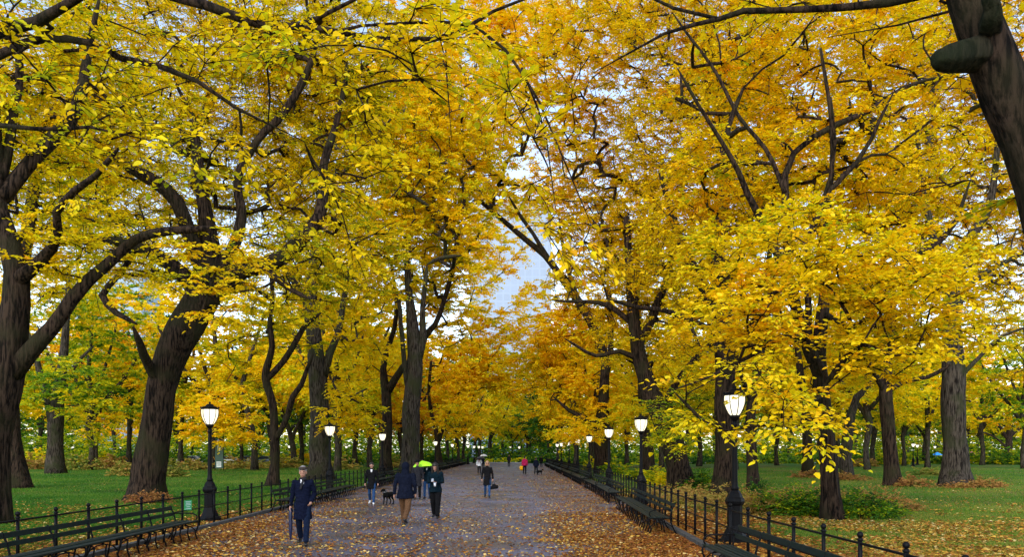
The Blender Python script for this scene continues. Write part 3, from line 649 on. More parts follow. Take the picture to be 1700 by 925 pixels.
    if shirt:
        m = MB(); B(m,tor(0,-.105*bulk,1.425),(.042,.032,.06)); C(m,tor(-.03,-.09,1.49),tor(0,-.12,1.40),.018,.014); C(m,tor(.03,-.09,1.49),tor(0,-.12,1.40),.018,.014); m.blended('shirt_front', shirt, root, .01, 1)
    # hair / hat
    m = MB()
    if hairstyle != 'none':
        B(m,hd(0,.008,1.712),(.090,.107,.092),HM); B(m,hd(0,.04,1.66),(.084,.075,.09),HM)
        if hairstyle == 'long':
            for sx in (-1,1): C(m,hd(sx*.068,-.02,1.70),hd(sx*.085,-.05,1.50),.040,.040); C(m,hd(sx*.085,-.05,1.50),hd(sx*.095,-.09,1.30),.042,.026)
            C(m,hd(0,.06,1.68),hd(0,.08,1.40),.075,.06,.6)
        if hairstyle == 'bob':
            for sx in (-1,1): C(m,hd(sx*.07,.0,1.69),hd(sx*.08,.0,1.57),.03,.03)
            C(m,hd(0,.05,1.68),hd(0,.06,1.55),.07,.06,.6)
        m.blended('hair', hair, root, vox*.8, 2)
    if hat == 'cap':
        m = MB(); B(m,hd(0,.005,1.742),(.105,.125,.042),HM); C(m,hd(-.05,-.10,1.728),hd(.05,-.10,1.728),.03,.03,.35); B(m,hd(0,-.105,1.728),(.08,.055,.012),HM); m.blended('flat_cap', hatm, root, vox*.8, 2)
    if hat == 'hood':
        m = MB(); B(m,hd(0,.02,1.675),(.112,.125,.135),HM); C(m,hd(0,.03,1.60),tor(0,.03,1.46),.105,.115,.9); m.blended('hood', hatm, root, vox, 3)
    if hat == 'brim':
        m = MB(); M4 = [(.165,1.712),(.165,1.722),(.10,1.728),(.092,1.80),(.07,1.815),(.0,1.80)]; V=[]; nn=16
        for r,zz in M4:
            for j in range(nn): a=2*PI*j/nn; V.append(sc(hd(math.cos(a)*r, math.sin(a)*r*1.08, zz)))
        m.add(V,[(i*nn+j,i*nn+(j+1)%nn,(i+1)*nn+(j+1)%nn,(i+1)*nn+j) for i in range(5) for j in range(nn)]+[tuple(range(nn-1,-1,-1))]); m.obj('brimmed_hat', hatm, root)
    if face:
        for sx in (-1,1):
            m = MB(); B(m,hd(sx*.031,-.096,1.668),(.013,.008,.007),HM); m.obj('eye', EYEM, root)
        m = MB(); B(m,hd(0,-.096,1.592),(.022,.008,.006),HM); m.obj('mouth', LIP, root)
    if extra: extra(root, sc, tor, hd, C, B, aj, legj)
    root['_w'] = 0; del root['_w']
    R = Matrix.Rotation(rz,3,'Z'); return root, (lambda p: Vector(root.location)+R @ (sc(p)))
def umbrella_open(tip, hand, r, mat, label, tiltv=(0,0,1)):
    """tip: top point of the shaft, hand: grip point"""
    tip=Vector(tip); hand=Vector(hand); ax=(tip-hand).normalized(); root = empty('umbrella', hand, label, 'umbrella')
    u = ax.orthogonal().normalized(); v = ax.cross(u); top = tip-hand; rings=[]; m = MB(); V=[top.copy()]; nn=16
    for i in range(1,6):
        t=i/5; rr=r*math.sin(t*1.25)/math.sin(1.25); dn=r*.55*(1-math.cos(t*1.25))/(1-math.cos(1.25))
        for j in range(nn): a=2*PI*j/nn; q=rr*(1.0 if j%2==0 else .955+.03*(1-t)); V.append(top-ax*(.03+dn*(1 if j%2==0 else .96))+u*math.cos(a)*q+v*math.sin(a)*q)
    Fs=[(0,1+j,1+(j+1)%nn) for j in range(nn)]+[(1+i*nn+j,1+(i+1)*nn+j,1+(i+1)*nn+(j+1)%nn,1+i*nn+(j+1)%nn) for i in range(4) for j in range(nn)]
    m.add(V,Fs); m.obj('canopy', mat, root)
    m = MB(); m.tube([top+ax*.05,-ax*.10],.006,6); m.obj('shaft', STEEL, root)
    m = MB(); m.tube([-ax*.02,-ax*.12],.016,8); m.obj('handle', BLK, root)
    for j in range(0,nn,2):
        a=2*PI*j/nn; m=MB(); m.tube([top-ax*.04, top-ax*(.03+r*.54)+(u*math.cos(a)+v*math.sin(a))*r*.98],.003,4); m.obj('rib', STEEL, root)
    return root

def scarf(mat):
    def fn(root, sc, tor, hd, C, B, aj, legj):
        m=MB(); C(m,tor(-.05,-.07,1.50),tor(.05,-.07,1.50),.035,.035); C(m,tor(.02,-.12,1.48),tor(-.03,-.15,1.30),.03,.03,.5); C(m,tor(.05,-.03,1.52),tor(.03,.06,1.5),.035,.03); m.blended('scarf', mat, root, .01, 1)
    return fn
def specs(root, sc, tor, hd, C, B, aj, legj):
    m=MB()
    for sx in (-1,1): B(m,hd(sx*.034,-.104,1.668),(.027,.006,.02))
    C(m,hd(-.01,-.106,1.672),hd(.01,-.106,1.672),.004,.004); m.obj('glasses', EYEM, root)
pr, W = person(503,905,1.74, math.radians(8), 'older man in flat cap and long navy raincoat holding a furled umbrella, nearest the camera', legs=((-.22,.34),(.34,.06)),
    arms=[((-.235,.05,1.16),(-.27,.03,.90)),((.245,.07,1.17),(.19,-.09,1.00))], coat=NAVY, hem=.60, trousers=DKJEAN, hair=HAIRG, hat='cap', hatm=GREY, vox=.011, bulk=.98, flare=1.05, shirt=WHITE, extra=scarf(CHAR))
h = W((-.27,.02,.865)); g0 = empty('furled_umbrella', h, 'furled dark navy umbrella held point down by the man in the flat cap', 'umbrella')
m = MB(); m.lathe([(.012,-.04),(.028,-.09),(.042,-.2),(.040,-.5),(.022,-.72),(.010,-.76)],10); m.obj('folded_canopy', FABN, g0)
m = MB(); m.tube([(0,0,.02),(0,0,-.83)],.005,6); m.obj('shaft', STEEL, g0)
m = MB(); m.tube([(0,0,-.05),(0,0,.03),(0,-.02,.06),(0,-.05,.065),(0,-.07,.04)],.011,8); m.obj('handle', LEATH, g0)
pr, W2 = person(617,838,1.66, math.radians(6), 'woman in long black coat, white top, jeans and white sneakers beside the dog', legs=((-.24,.40),(.36,.06)), coat=BLK, hem=.68, trousers=JEAN, shoes=WSHOE, shirt=WHITE, hairstyle='short', hair=HAIRB, vox=.013, bulk=.95, flare=.92)
person(673,875,1.77, math.radians(176), 'person seen from behind in dark hooded jacket and brown trousers walking away', legs=((-.42,.50),(.34,.08)), coat=DKNAVY, hem=.80, trousers=BROWN, hat='hood', hatm=DKNAVY, face=False, vox=.012, bulk=1.16, flare=1.12,
    arms=[((-.27,.05,1.18),(-.27,-.04,.93)),((.27,.08,1.17),(.29,.06,.92))], lean=.06)
person(693,830,1.66, math.radians(5), 'man in a dark brimmed hat and charcoal coat, behind the hooded person', legs=((.1,.05),(-.05,.1)), coat=CHAR, hem=.60, trousers=BLK, hat='brim', hatm=BLK, vox=.014)
pr, W5 = person(709,828,1.60, math.radians(-4), 'person in teal jacket and blue jeans under the lime green umbrella', legs=((.2,.05),(-.1,.2)), coat=TEAL, hem=.85, trousers=JEAN, shoes=LEATH, skin=SKIND, vox=.014, shirt=WHITE,
    arms=[((-.24,-.05,1.18),(-.14,-.22,1.24)),((.25,.04,1.16),(.26,.0,.92))])
gh = W5((-.13,-.27,1.28)); umbrella_open(gh+Vector((-.05,.02,.52)), gh, .46, FABL, 'bright lime green open umbrella')
def phone(root, sc, tor, hd, C, B, aj, legj): pass
pr, W6 = person(723,861,1.72, math.radians(-6), 'long haired woman in dark teal top and wide black trousers looking down at her hands', legs=((-.18,.26),(.24,.05)), coat=TEAL, hem=.84, trousers=BLK, hairstyle='long', hair=HAIRB, tilt=.35, vox=.012, flare=1.22,
    arms=[((-.235,.0,1.16),(-.07,-.25,1.19)),((.235,.0,1.16),(.09,-.26,1.15))])
c = W6((-.02,-.36,1.215)); ph = MB(); ph.box((0,0,0),(.075,.012,.145),rx=-.9,bev=.004); o = ph.obj('phone', simple('phone_shell',(.35,.37,.42),.25,.1)); o.location=c; tag(o,'small phone held in both hands by the long haired woman','phone')
c = W6((.06,-.375,1.02)); cp = empty('paper_cup', c, 'white paper cup held below the phone by the long haired woman', 'cup'); m=MB(); m.lathe([(.028,0),(.038,.10)],14); m.obj('cup_body', WHITE, cp); m=MB(); m.lathe([(.041,.10),(.041,.112),(.034,.118)],14); m.obj('lid', simple('blue_lid',(.1,.3,.5),.4), cp)
pr, W7 = person(809,827,1.66, math.radians(3), 'fair haired woman in knee length black coat and jeans, alone mid path', legs=((-.20,.32),(.28,.05)), coat=BLK, hem=.62, trousers=JEAN, shoes=LEATH, hairstyle='bob', hair=HAIRL, vox=.013, bulk=.95, flare=.9, extra=specs)
pr, W8 = person(795.5,788,1.62, math.radians(0), 'distant person in white jacket with red scarf under a black umbrella', legs=((.3,.1),(-.2,.3)), coat=WHITE, hem=.86, trousers=BLK, vox=.02, extra=scarf(RED), arms=[((-.25,.02,1.16),(-.24,-.1,.95)),((.25,-.05,1.18),(.15,-.22,1.24))], face=False)
gh = W8((.14,-.27,1.28)); umbrella_open(gh+Vector((-.02,.03,.50)), gh, .48, FABB, 'black open umbrella over the distant white jacket')
person(802,777.5,1.62,0,'far off person in navy coat walking behind the black umbrella', coat=NAVY, trousers=BLK, vox=.03, face=False, arms=[((-.25,.02,1.16),(-.24,-.1,.95)),((.25,-.05,1.18),(.15,-.22,1.24))])
zz_=zof(777.5); gh=Vector(((803-CX)*zz_/F, zz_-.2, 1.25)); umbrella_open(gh+Vector((0,0,.62)), gh, .5, FABW, 'pale umbrella just behind the black umbrella')
pr, W9 = person(871,789,1.70, math.radians(178), 'distant person in crimson jacket and black trousers walking away', legs=((.2,.05),(-.25,.35)), coat=RED, hem=.88, trousers=BLK, hairstyle='short', vox=.02, face=False)
c = W9((.30,0,.62)); bg_ = empty('carrier_bag', c, 'yellow carrier bag held by the person in crimson', 'bag'); m=MB(); m.box((0,0,0),(.36,.16,.40),bev=.05); m.obj('bag_body', YEL, bg_); m=MB(); m.tube([(-.09,0,.18),(-.06,0,.3),(.06,0,.3),(.09,0,.18)],.01,5); m.obj('handle', YEL, bg_)
person(890,789,1.58, math.radians(170), 'distant person in dark navy walking away beside the one in crimson', legs=((.18,.05),(-.2,.3)), coat=DKNAVY, hem=.82, trousers=BLK, vox=.02, face=False)
person(898.5,777,1.60, math.radians(175), 'tiny dark figure beyond the pair on the right of the path', coat=BLK, trousers=BLK, vox=.03, face=False)
person(845,776,1.72, math.radians(0), 'lone tiny dark figure standing near the end of the promenade', legs=((.02,.02),(.0,.02)), coat=CHAR, hem=.6, trousers=BLK, vox=.03, face=False)
zz_=150; gp=(1609-CX)*zz_/F; person(1609,769,1.7,0,'far off person in dark clothes under a pink umbrella on the right', coat=BLK, trousers=BLK, vox=.03, face=False, z=zz_, arms=[((-.25,.02,1.16),(-.24,-.1,.95)),((.25,-.05,1.18),(.15,-.22,1.24))])
umbrella_open((gp,zz_-.2,2.35),(gp,zz_-.2,1.28),1.0,FABP,'pink open umbrella far beyond the right lawn')
# ---- dogs
def dog(px, py, Ls, rz, label, coatm, fluffy=0.0, hh=.55):
    z = zof(py); root = empty('dog', ((px-CX)*z/F, z, .008), label, 'dog', None, rz); k = hh/.55   # faces -Y
    m = MB(); f = 1+fluffy; V=lambda x,y,zz: Vector((x,y,zz))*k
    C = lambda a,b,ra,rb,fl=1.0: m.cap(V(*a),V(*b),ra*k*f,rb*k*f,12,fl)
    C((0,-.20,.43),(0,.02,.42),.125,.115); C((0,.02,.42),(0,.24,.45),.11,.095); C((0,-.22,.46),(0,-.33,.60),.085,.065); C((0,-.34,.62),(0,-.40,.63),.075,.065)
    C((0,-.42,.615),(0,-.52,.59),.045,.032)
    for s in (-1,1):
        C((s*.055,-.33,.665),(s*.085,-.34,.61),.022,.014)
        C((s*.075,-.22,.40),(s*.08,-.20,.24),.052,.034); C((s*.08,-.20,.24),(s*.08,-.23,.05),.03,.024); C((s*.08,-.235,.028),(s*.08,-.28,.024),.027,.022)
        C((s*.07,.22,.42),(s*.08,.15,.27),.075,.045); C((s*.08,.15,.27),(s*.08,.27,.17),.042,.026); C((s*.08,.27,.17),(s*.08,.24,.04),.025,.022); C((s*.08,.24,.028),(s*.08,.19,.024),.027,.022)
    C((0,.32,.48),(0,.44,.40),.03,.024); C((0,.44,.40),(0,.50,.30),.024,.015)
    m.blended('body', coatm, root, .012, 2)
    for s in (-1,1): e=MB(); e.ball(V(s*.035,-.455,.64),.010*k,6,5); e.obj('eye', EYEM, root)
    e=MB(); e.ball(V(0,-.55,.598),(.014*k,.012*k,.011*k),6,5); e.obj('nose', EYEM, root)
    e=MB(); e.lathe([(.083*k,-.015),(.088*k,0),(.083*k,.015)],14,c=V(0,-.285,.545)); e.obj('collar', STEEL, root)
    return root
FUR = simple('black_fur',(.004,.004,.004),.8,.4,30,.08,bump=.6)
dog(645,838.5,.55, math.radians(-28), 'black short haired dog standing beside the woman in white sneakers', FUR, hh=.50)
c = W7((.27,.0,.845)); hb = empty('hand_bag', c, 'soft black bag hanging from the hand of the fair haired woman in the black coat', 'bag')
m = MB(); m.cap((-.10,0,-.36),(.14,0,-.33),.10,.115,12,.7,(0,1,0)); m.ball((.05,0,-.27),(.11,.07,.09)); m.cap((.10,0,-.30),(.20,.02,-.26),.06,.03); m.cap((-.10,0,-.36),(-.17,0,-.42),.06,.03); m.blended('bag_body', BLK, hb, .012, 2)
m = MB(); m.tube([(-.04,0,-.25),(-.03,0,-.10),(0,0,0),(.05,0,-.10),(.09,0,-.24)],.008,5); m.obj('handle', BLK, hb)
dog(896,789,.4, math.radians(100), 'tiny dark dog far away at the feet of the navy dressed walker', FUR, fluffy=.2, hh=.40)

# ================================================================== BACKGROUND
protos = {}
def proto(key, tint, dense=1.7, h=1.0, wide=1.0, mat=BARKG, low=0, name='background_tree'):
    z = 100; s = 12.5; x0 = 850
    limbs = [[(x0,772+3,10),(x0+2,750,7),(x0-2,720,9),(x0+3,690,8),(x0-2,650,6),(x0+2,600,4)],[(x0,715,7),(x0+22,680,5),(x0+45,650,4),(x0+60,620,3)],[(x0,705,6),(x0-25,675,5),(x0-45,640,4),(x0-58,600,3)],[(x0,690,5),(x0+18,640,4),(x0+30,590,3)]]
    bl = [(x0,625,z,int(78*wide),70,6.5*wide,dense,.30,0),(x0-30,680+low,z,int(50*wide),28,5,dense*.8,.28,0),(x0+35,675+low,z,int(50*wide),30,5,dense*.8,.28,0),(x0,570,z,50,40,4,dense*.8,.3,0)]
    o = tree((x0,772), z, limbs, bl, 'x', cat='tree', name=name, mat=mat, twigs=False, tint=tint, crown_n=1.0, clampz=(.6 if key in ('green','dark','lime') else 2.6)); protos[key] = [o, False]
    o.location = (0,0,0)
for k_, t_ in (('lemon',.42),('gold',.48),('orange',.57),('rust',.76),('lime',.28),('green',.14),('dark',.03)): proto(k_, t_, low=0 if k_ in ('lemon','gold') else 12)
LBL = {'lemon':'lemon yellow','gold':'golden yellow','orange':'orange gold','rust':'rust brown','lime':'yellow green','green':'mid green','dark':'dark green'}
def bgt(px, z, kind, sc=1.0, sink=0):
    p, u = protos[kind]; o = p if not u else copy_tree(p); protos[kind][1] = True
    o.location = ((px-CX)*z/F, z, 0); o.rotation_euler.z = random.uniform(0,2*PI); q = sc*random.uniform(.92,1.1); o.scale = (q,q,q*random.uniform(.95,1.1))
    side = 'left lawn' if px < 780 else ('far end of the promenade' if px < 925 else 'right lawn'); far = 'far beyond' if z > 135 else 'standing beyond'
    o['label'] = '%s autumn tree %s the %s' % (LBL[kind], far, side) if kind not in ('green','dark') else '%s leafy tree %s the %s' % (LBL[kind], far, side)
    o['group'] = '%s trees %s the %s' % (LBL[kind], far, side)
rr = random.Random(5)
L_near = [(-60,95,'gold'),(20,112,'lemon'),(160,104,'orange'),(215,118,'green'),(300,108,'gold'),(355,96,'lemon'),(400,122,'green'),(450,112,'lemon'),(560,96,'gold'),(590,118,'gold'),(615,104,'gold'),(665,122,'rust'),(560,82,'lemon'),(150,88,'lime'),(500,125,'green'),(700,130,'gold')]
R_near = [(955,96,'gold'),(1040,104,'gold'),(1100,96,'lemon'),(1160,112,'lime'),(1220,90,'gold'),(1290,120,'gold'),(1340,108,'lemon'),(1390,98,'gold'),(1440,88,'lemon'),(1500,116,'lemon'),(1540,100,'lemon'),(1630,122,'orange'),(1700,95,'lime'),(1760,112,'gold'),(1450,128,'green'),(980,122,'orange'),(1535,138,'lime')]
for px,z,k_ in L_near+R_near: bgt(px, z, k_, rr.uniform(1.0,1.35))
for i in range(44):
    px = -120+i*45+rr.uniform(-20,20); z = rr.uniform(165,215)
    if 1590 < px < 1700: z = 230
    bgt(px, z, rr.choice(['gold','orange','lemon','lime','green','green','dark','lemon','lemon','green']), rr.uniform(1.0,1.6))
for px,z,k_,s_ in ((770,140,'gold',.95),(742,150,'green',1.1),(815,185,'gold',1.1),(790,172,'gold',.9),(835,215,'gold',1.2),(865,240,'gold',1.2),(897,188,'dark',.8),(912,170,'green',.8),(925,165,'gold',1.0),(880,205,'gold',1.15),(760,132,'orange',.9),(850,200,'lime',.8)): bgt(px,z,k_,s_)
# distant woods closing the horizon
n=15000; X = RNG.uniform(-260,260,n); Y = RNG.uniform(250,290,n); hgt = 17+9*vnoise(X,Y,18,71)+5*vnoise(X,Y,5,72); Z = hgt*RNG.random(n)**1.15+.3
k_ = ~((np.abs(X/Y*F+CX-840)<45)&(Z>17)); X,Y,Z = X[k_],Y[k_],Z[k_]
T = np.clip(Z/9,.12,1)*np.clip(.1+.75*vnoise(X,Y*.3,14,73)+.12*RNG.normal(0,1,len(X))*.6,0,1)
g_,tw_ = sprays(np.stack([X,Y,Z],1), np.stack([RNG.normal(0,1,len(X)),RNG.normal(0,1,len(X)),np.zeros(len(X))],1), 14, 1.15, T*.85, R=3.2, k=7)
V,c,i,t = g_; tag(link('far_woods', np_mesh('far_woods',V,c,i,LEAF,t)), 'distant autumn woodland closing the view behind the lawns', 'woods', kind='stuff')
# shrubs
def shrub(px, z, w, h, tint, label, mat=LEAF, L=.10, n=None, name='shrub', flat=False, group=None, cat='shrub', yoff=0):
    b0 = Vector(((px-CX)*z/F, z, 0)); root = empty(name, b0, label, cat, group)
    L = max(L, 4.0/pxs(z)); n = n or int(2.3*w*h/(L*L*.25)/9)+14
    q = RNG.normal(0,1,(n,3)); q /= np.linalg.norm(q,axis=1)[:,None]; q *= RNG.random((n,1))**.4
    h *= 1.35; C = q*np.array([w/2,w/2*.8,h*.62]); C[:,2] = np.abs(C[:,2])*(.65+.5*RNG.random(n))+.06; lump = vnoise(C[:,0]+px,C[:,1]+z,.7,int(px)%90); C[:,2] *= .55+.75*lump
    O = unit(C*np.array([1,1,.6])+1e-3)
    g_,tg = sprays(C, O, 14, L, tint+RNG.normal(0,.07,n), R=.32 if not flat else .5, k=4, droop=.1, fine=pxs(z)*L>6)
    V,c,i,t = g_; link('foliage', np_mesh('foliage',V,c,i,mat,t), root)
    st = MB()
    for j in range(min(40,n)): p = Vector(C[j]); st.tube([(p.x*.35,p.y*.35,-.03),(p.x*.7,p.y*.7,p.z*.6),p],[.012,.009,.005],4,cap=False)
    st.obj('stem', BARK, root); return root
for px,z,w_,h_,t_,lb in ((1090,49,2.6,1.5,.32,'loose yellow green shrub left of the heavy leaning trunk'),(1060,56,2.4,1.4,.25,'leafy green shrub behind the second lamp on the right'),(1108,46,1.6,1.3,.4,'yellowing shrub touching the heavy leaning trunk'),(1160,42,2.0,1.6,.12,'bright green bush between the leaning trunk and the thick trunk'),
    (1020,70,3.0,1.4,.22,'low green bush near the far benches on the right'),(985,86,3,1.3,.3,'yellow green bush beside the distant right lamps'),(1300,24.5,2.2,1.1,.13,'dark green bush just right of the nearest right lamp'),(1342,24.2,2.0,1.0,.10,'dense dark green bush left of the slender forked elm base'),
    (1425,23.3,2.4,.95,.11,'low dark green bush right of the slender forked elm base'),(1470,24,1.3,.6,.12,'small green bush at the right end of the planting'),(1258,33,.9,.9,.1,'small green bush at the foot of the slim dark trunk'),(1395,26,1.6,.7,.14,'mid green bush close behind the slender forked elm'),(1237,29,1.2,.5,.3,'straggly yellowing bush behind the fence by the right lamp')):
    shrub(px,z,w_,h_,t_,lb)
for px,z,w_,h_,t_,lb in ((400,95,8,1.9,.5,'olive and tan shrubs in front of the parked cars'),(470,100,7,1.9,.45,'olive yellow shrub behind the slim crooked tree'),(285,62,3,1.6,.45,'tawny shrub beside the great leaning elm'),(208,64,2.6,1.5,.5,'tan green shrub left of the great leaning elm'),(130,88,6,2.2,.42,'green tan shrub right of the double stemmed trunk'),
    (60,92,7,2.4,.6,'tan shrub left of the double stemmed trunk'),(180,96,6,2.0,.65,'reddish tan shrub on the far left lawn'),(560,92,6,1.8,.45,'olive shrub behind the thick straight trunk'),(660,100,6,1.8,.5,'tan shrub between the two dark trunks'),(318,88,4,1.6,.55,'tan shrub under the low yellow tree'),
    (1520,44.5,2.2,.7,.75,'dry rusty tuft left of the widest trunk'),(1635,43.5,2.8,.6,.68,'dry tan tuft right of the widest trunk'),(1588,43,1.6,.4,.75,'dead brown leaves and stems at the foot of the widest trunk'),(1340,60,2.6,.7,.75,'rusty tuft around the distant trunk'),(1410,55,3.0,.7,.72,'tan tuft at the foot of the gnarled trunk'),
    (1545,68,4,1.0,.4,'olive tuft left of the widest trunk, farther back'),(1430,110,5,1.6,.6,'pale tan grasses far back on the right'),(1120,33,4.2,.75,.62,'dry brown ground plants behind the fence'),(1190,29,4.5,.8,.6,'dry tawny ground plants around the thick dark trunk'),(1262,25,3.0,.6,.66,'rusty ground plants in front of the slim trunk'),(1330,29,4.0,.85,.72,'rusty red ground plants beside the dark bush'),(1450,27,3.4,.75,.75,'rusty ground plants right of the slender forked elm'),
    (245,30.2,1.9,.5,.85,'brown suckers and leaves at the foot of the great leaning elm')):
    shrub(px,z,w_,h_,t_,lb,mat=DRYM,L=.09,name='dry_shrub')
for i in range(22):
    px = 905+i*40+rr.uniform(-15,15); shrub(px, rr.uniform(128,148), rr.uniform(6,9), rr.uniform(1.8,3.4), rr.choice([.1,.14,.25,.05]), 'low green shrub in the distant planting beyond the right lawn', group='distant shrubs beyond the right lawn')
for i in range(20):
    px = -40+i*41+rr.uniform(-15,15); shrub(px, rr.uniform(125,148), rr.uniform(6,9), rr.uniform(1.8,3.4), rr.choice([.1,.14,.35,.05,.5]), 'low shrub in the distant planting beyond the left lawn', group='distant shrubs beyond the left lawn')
# hedge bands at the end of the promenade
def hedge(px0, px1, z, h, tint, label):
    x0,x1 = (px0-CX)*z/F,(px1-CX)*z/F; n=int((x1-x0)*h*(9 if h<3.5 else 6)); C=np.stack([RNG.uniform(0,x1-x0,n),RNG.uniform(-.8,.8,n),.15+RNG.random(n)*h],1)
    root=empty('hedge',(x0,z,0),label,'hedge'); O=np.stack([RNG.normal(0,1,n),-np.ones(n),RNG.normal(0,.4,n)],1)
    g_,_=sprays(C,unit(O),12,.34,tint+RNG.normal(0,.05,n),R=.5,k=4); V,c,i,t=g_; link('foliage',np_mesh('foliage',V,c,i,LEAF,t),root)
hedge(806,912,161,.8,.33,'low yellow green hedge across the end of the promenade'); hedge(780,920,168,3.0,.10,'taller dark green hedge behind the yellow green one')
for a_,b_,lb_ in ((-80,250,'long mid green hedge far behind the left lawn, left half'),(250,560,'mid green hedge behind the parked cars'),(560,780,'mid green hedge far behind the thick trunks on the left')): hedge(a_,b_,162,5.5,.2,lb_)
for a_,b_,lb_ in ((925,1250,'mid green hedge far behind the right lawn, nearest the promenade'),(1250,1560,'long mid green hedge far behind the slender forked elm'),(1560,1800,'mid green hedge beyond the widest trunk at the right edge')): hedge(a_,b_,166,5.5,.2,lb_)
# cross fences far off
def far_fence(px0,px1,z,label,mat=BLACK):
    x0,x1=(px0-CX)*z/F,(px1-CX)*z/F; root=empty('railing_fence',(x0,z,0),label,'fence'); n=int((x1-x0)/2.0)
    pm=MB(); pm.tube([(0,0,0),(0,0,1.15)],.05,5); me=pm.mesh('post',mat)
    for i in range(min(n,98)+1): link('post',me,root,(i*(x1-x0)/min(n,98),0,0))
    for h in (.25,.65,1.08): g=MB(); g.tube([(0,0,h),(x1-x0,0,h)],.035,4); g.obj('rail',mat,root)
far_fence(925,1760,149,'low dark railing crossing behind the right lawn'); far_fence(-60,775,149,'low dark railing crossing behind the left lawn')
# towers beyond the park
def tower(px0,px1,pytop,z,label,base):
    x0,x1=(px0-CX)*z/F,(px1-CX)*z/F; H=CH+(HY-pytop)*z/F; w_=x1-x0
    root=empty('tower_block',((x0+x1)/2,z,0),label,'building')
    m_,nt,out=new_mat('hazy_glass_facade'); b=N(nt,'ShaderNodeBsdfPrincipled'); b.inputs['Roughness'].default_value=.35
    tc=N(nt,'ShaderNodeTexCoord'); br=N(nt,'ShaderNodeTexBrick'); br.offset=0; br.inputs['Scale'].default_value=1; br.inputs['Brick Width'].default_value=3.2; br.inputs['Row Height'].default_value=3.6; br.inputs['Mortar Size'].default_value=.35
    br.inputs['Color1'].default_value=(*base,1); br.inputs['Color2'].default_value=(*[c*.93 for c in base],1); br.inputs['Mortar'].default_value=(*[min(1,c*1.05) for c in base],1)
    mp=N(nt,'ShaderNodeMapping'); mp.inputs['Rotation'].default_value=(PI/2,0,0); nt.links.new(tc.outputs['Object'],mp.inputs[0]); nt.links.new(mp.outputs[0],br.inputs[0]); nt.links.new(br.outputs[0],b.inputs['Base Color']); nt.links.new(b.outputs[0],out.inputs[0])
    g=MB(); g.box((0,10,H/2-.5),(w_,20,H+1)); g.obj('facade',m_,root,False); g=MB(); g.box((0,10,H+1.2),(w_*1.02,20.6,1.4)); g.box((w_*.1,10,H+4),(w_*.4,9,4)); g.obj('roof',simple('roof_stone',(.3,.33,.38)),root,False)
tower(780,915,350,330,'pale blue grey tower block seen through the gap above the promenade',(.25,.33,.47))
tower(125,235,455,330,'pale blue tower block behind the trees on the left',(.24,.34,.44))
# green notice board on the left lawn, small sign on the fence
GREENP=simple('green_sign_paint',(.012,.07,.045),.4,.15,4); WP=simple('white_sign_print',(.7,.75,.75),.5,.1,30)
z=83; sb_=empty('notice_board',((364-CX)*z/F,z,0),'tall dark green park notice board with white print behind the nearest left lamp','sign')
g=MB(); g.box((0,0,1.95),(.9,.10,3.3),bev=.02); g.obj('panel',GREENP,sb_,False)
for x in (-.47,.47): g=MB(); g.tube([(x,0,0),(x,0,3.75)],.04,6); g.obj('post',BLACK,sb_)
g=MB(); g.box((-.02,-.06,2.85),(.30,.02,1.25),bev=.004); g.obj('vertical_title',WP,sb_,False)
for j in range(5): g=MB(); g.box((-.02,-.074,3.32-.23*j),(.16,.01,.06)); g.obj('letter',GREENP,sb_,False)
g=MB(); g.box((-.02,-.06,.75),(.52,.02,.62),bev=.004); g.obj('white_print_panel',WP,sb_,False)
for j in range(4): g=MB(); g.box((0,-.074,.93-.11*j),(.4,.01,.03)); g.obj('text_line',GREENP,sb_,False)
z=20.15*1.0; fs=empty('fence_sign',(XL(19.6)-.32,19.55,.68),'small green park sign with white print wired to the left fence','sign'); fs.rotation_euler.z=math.radians(62)
SG=simple('bright_green_plate',(.05,.42,.16),.4,.1,6)
g=MB(); g.box((0,-.03,0),(.22,.008,.26),bev=.002); g.obj('plate',SG,fs,False)
for j,(w_,o) in enumerate(((.16,.09),(.13,.05),(.16,.01),(.10,-.04),(.16,-.09))): g=MB(); g.box((0,-.0365,o),(w_,.003,.016)); g.obj('text_line',WP,fs,False)
# parked cars beyond the left lawn
def car(px,z,col,label,rz=PI/2):
    root=empty('parked_car',((px-CX)*z/F,z,0),label,'car',None,rz)
    paint=simple('car_paint',col,.25,.05,3,.6); glass=simple('car_glass',(.03,.04,.05),.08,.1,3,.8)
    pr=[(-2.25,.35),(-2.3,.6),(-2.2,.88),(-1.3,.98),(-.7,1.0),(0,1.0),(1.6,.98),(2.15,.92),(2.25,.6),(2.2,.35)]
    def ext(prof,w0,w1,name,mat):
        g=MB(); k=len(prof); zt=max(p[1] for p in prof); zb=min(p[1] for p in prof); V=[]
        for s in (-1,1):
            for y,zz in prof: V.append(((w0+(w1-w0)*(zz-zb)/(zt-zb))*s,-y,zz))
        g.add(V,[tuple(range(k)),tuple(range(2*k-1,k-1,-1))]+[(i,(i+1)%k,k+(i+1)%k,k+i) for i in range(k)]); return g.obj(name,mat,root,False)
    ext(pr,.88,.82,'body',paint); ext([(-1.25,.985),(-.55,1.42),(1.2,1.42),(1.9,.975)],.78,.6,'window',glass); ext([(-.5,1.425),(-.4,1.46),(1.1,1.46),(1.2,1.425)],.6,.55,'roof',paint)
    for x in (-.82,.82):
        for y in (-1.4,1.4):
            g=MB(); g.tube([(x-.1,y,.33),(x+.1,y,.33)],.33,16); wo_=g.obj('wheel',BLACK,root); g=MB(); g.tube([(x-.11,y,.33),(x+.11,y,.33)],.19,12); g.obj('rim',STEEL,wo_)
    for x in (-.6,.6): g=MB(); g.box((x,2.24,.68),(.35,.06,.14),bev=.02); g.obj('headlight',WP,root,False)
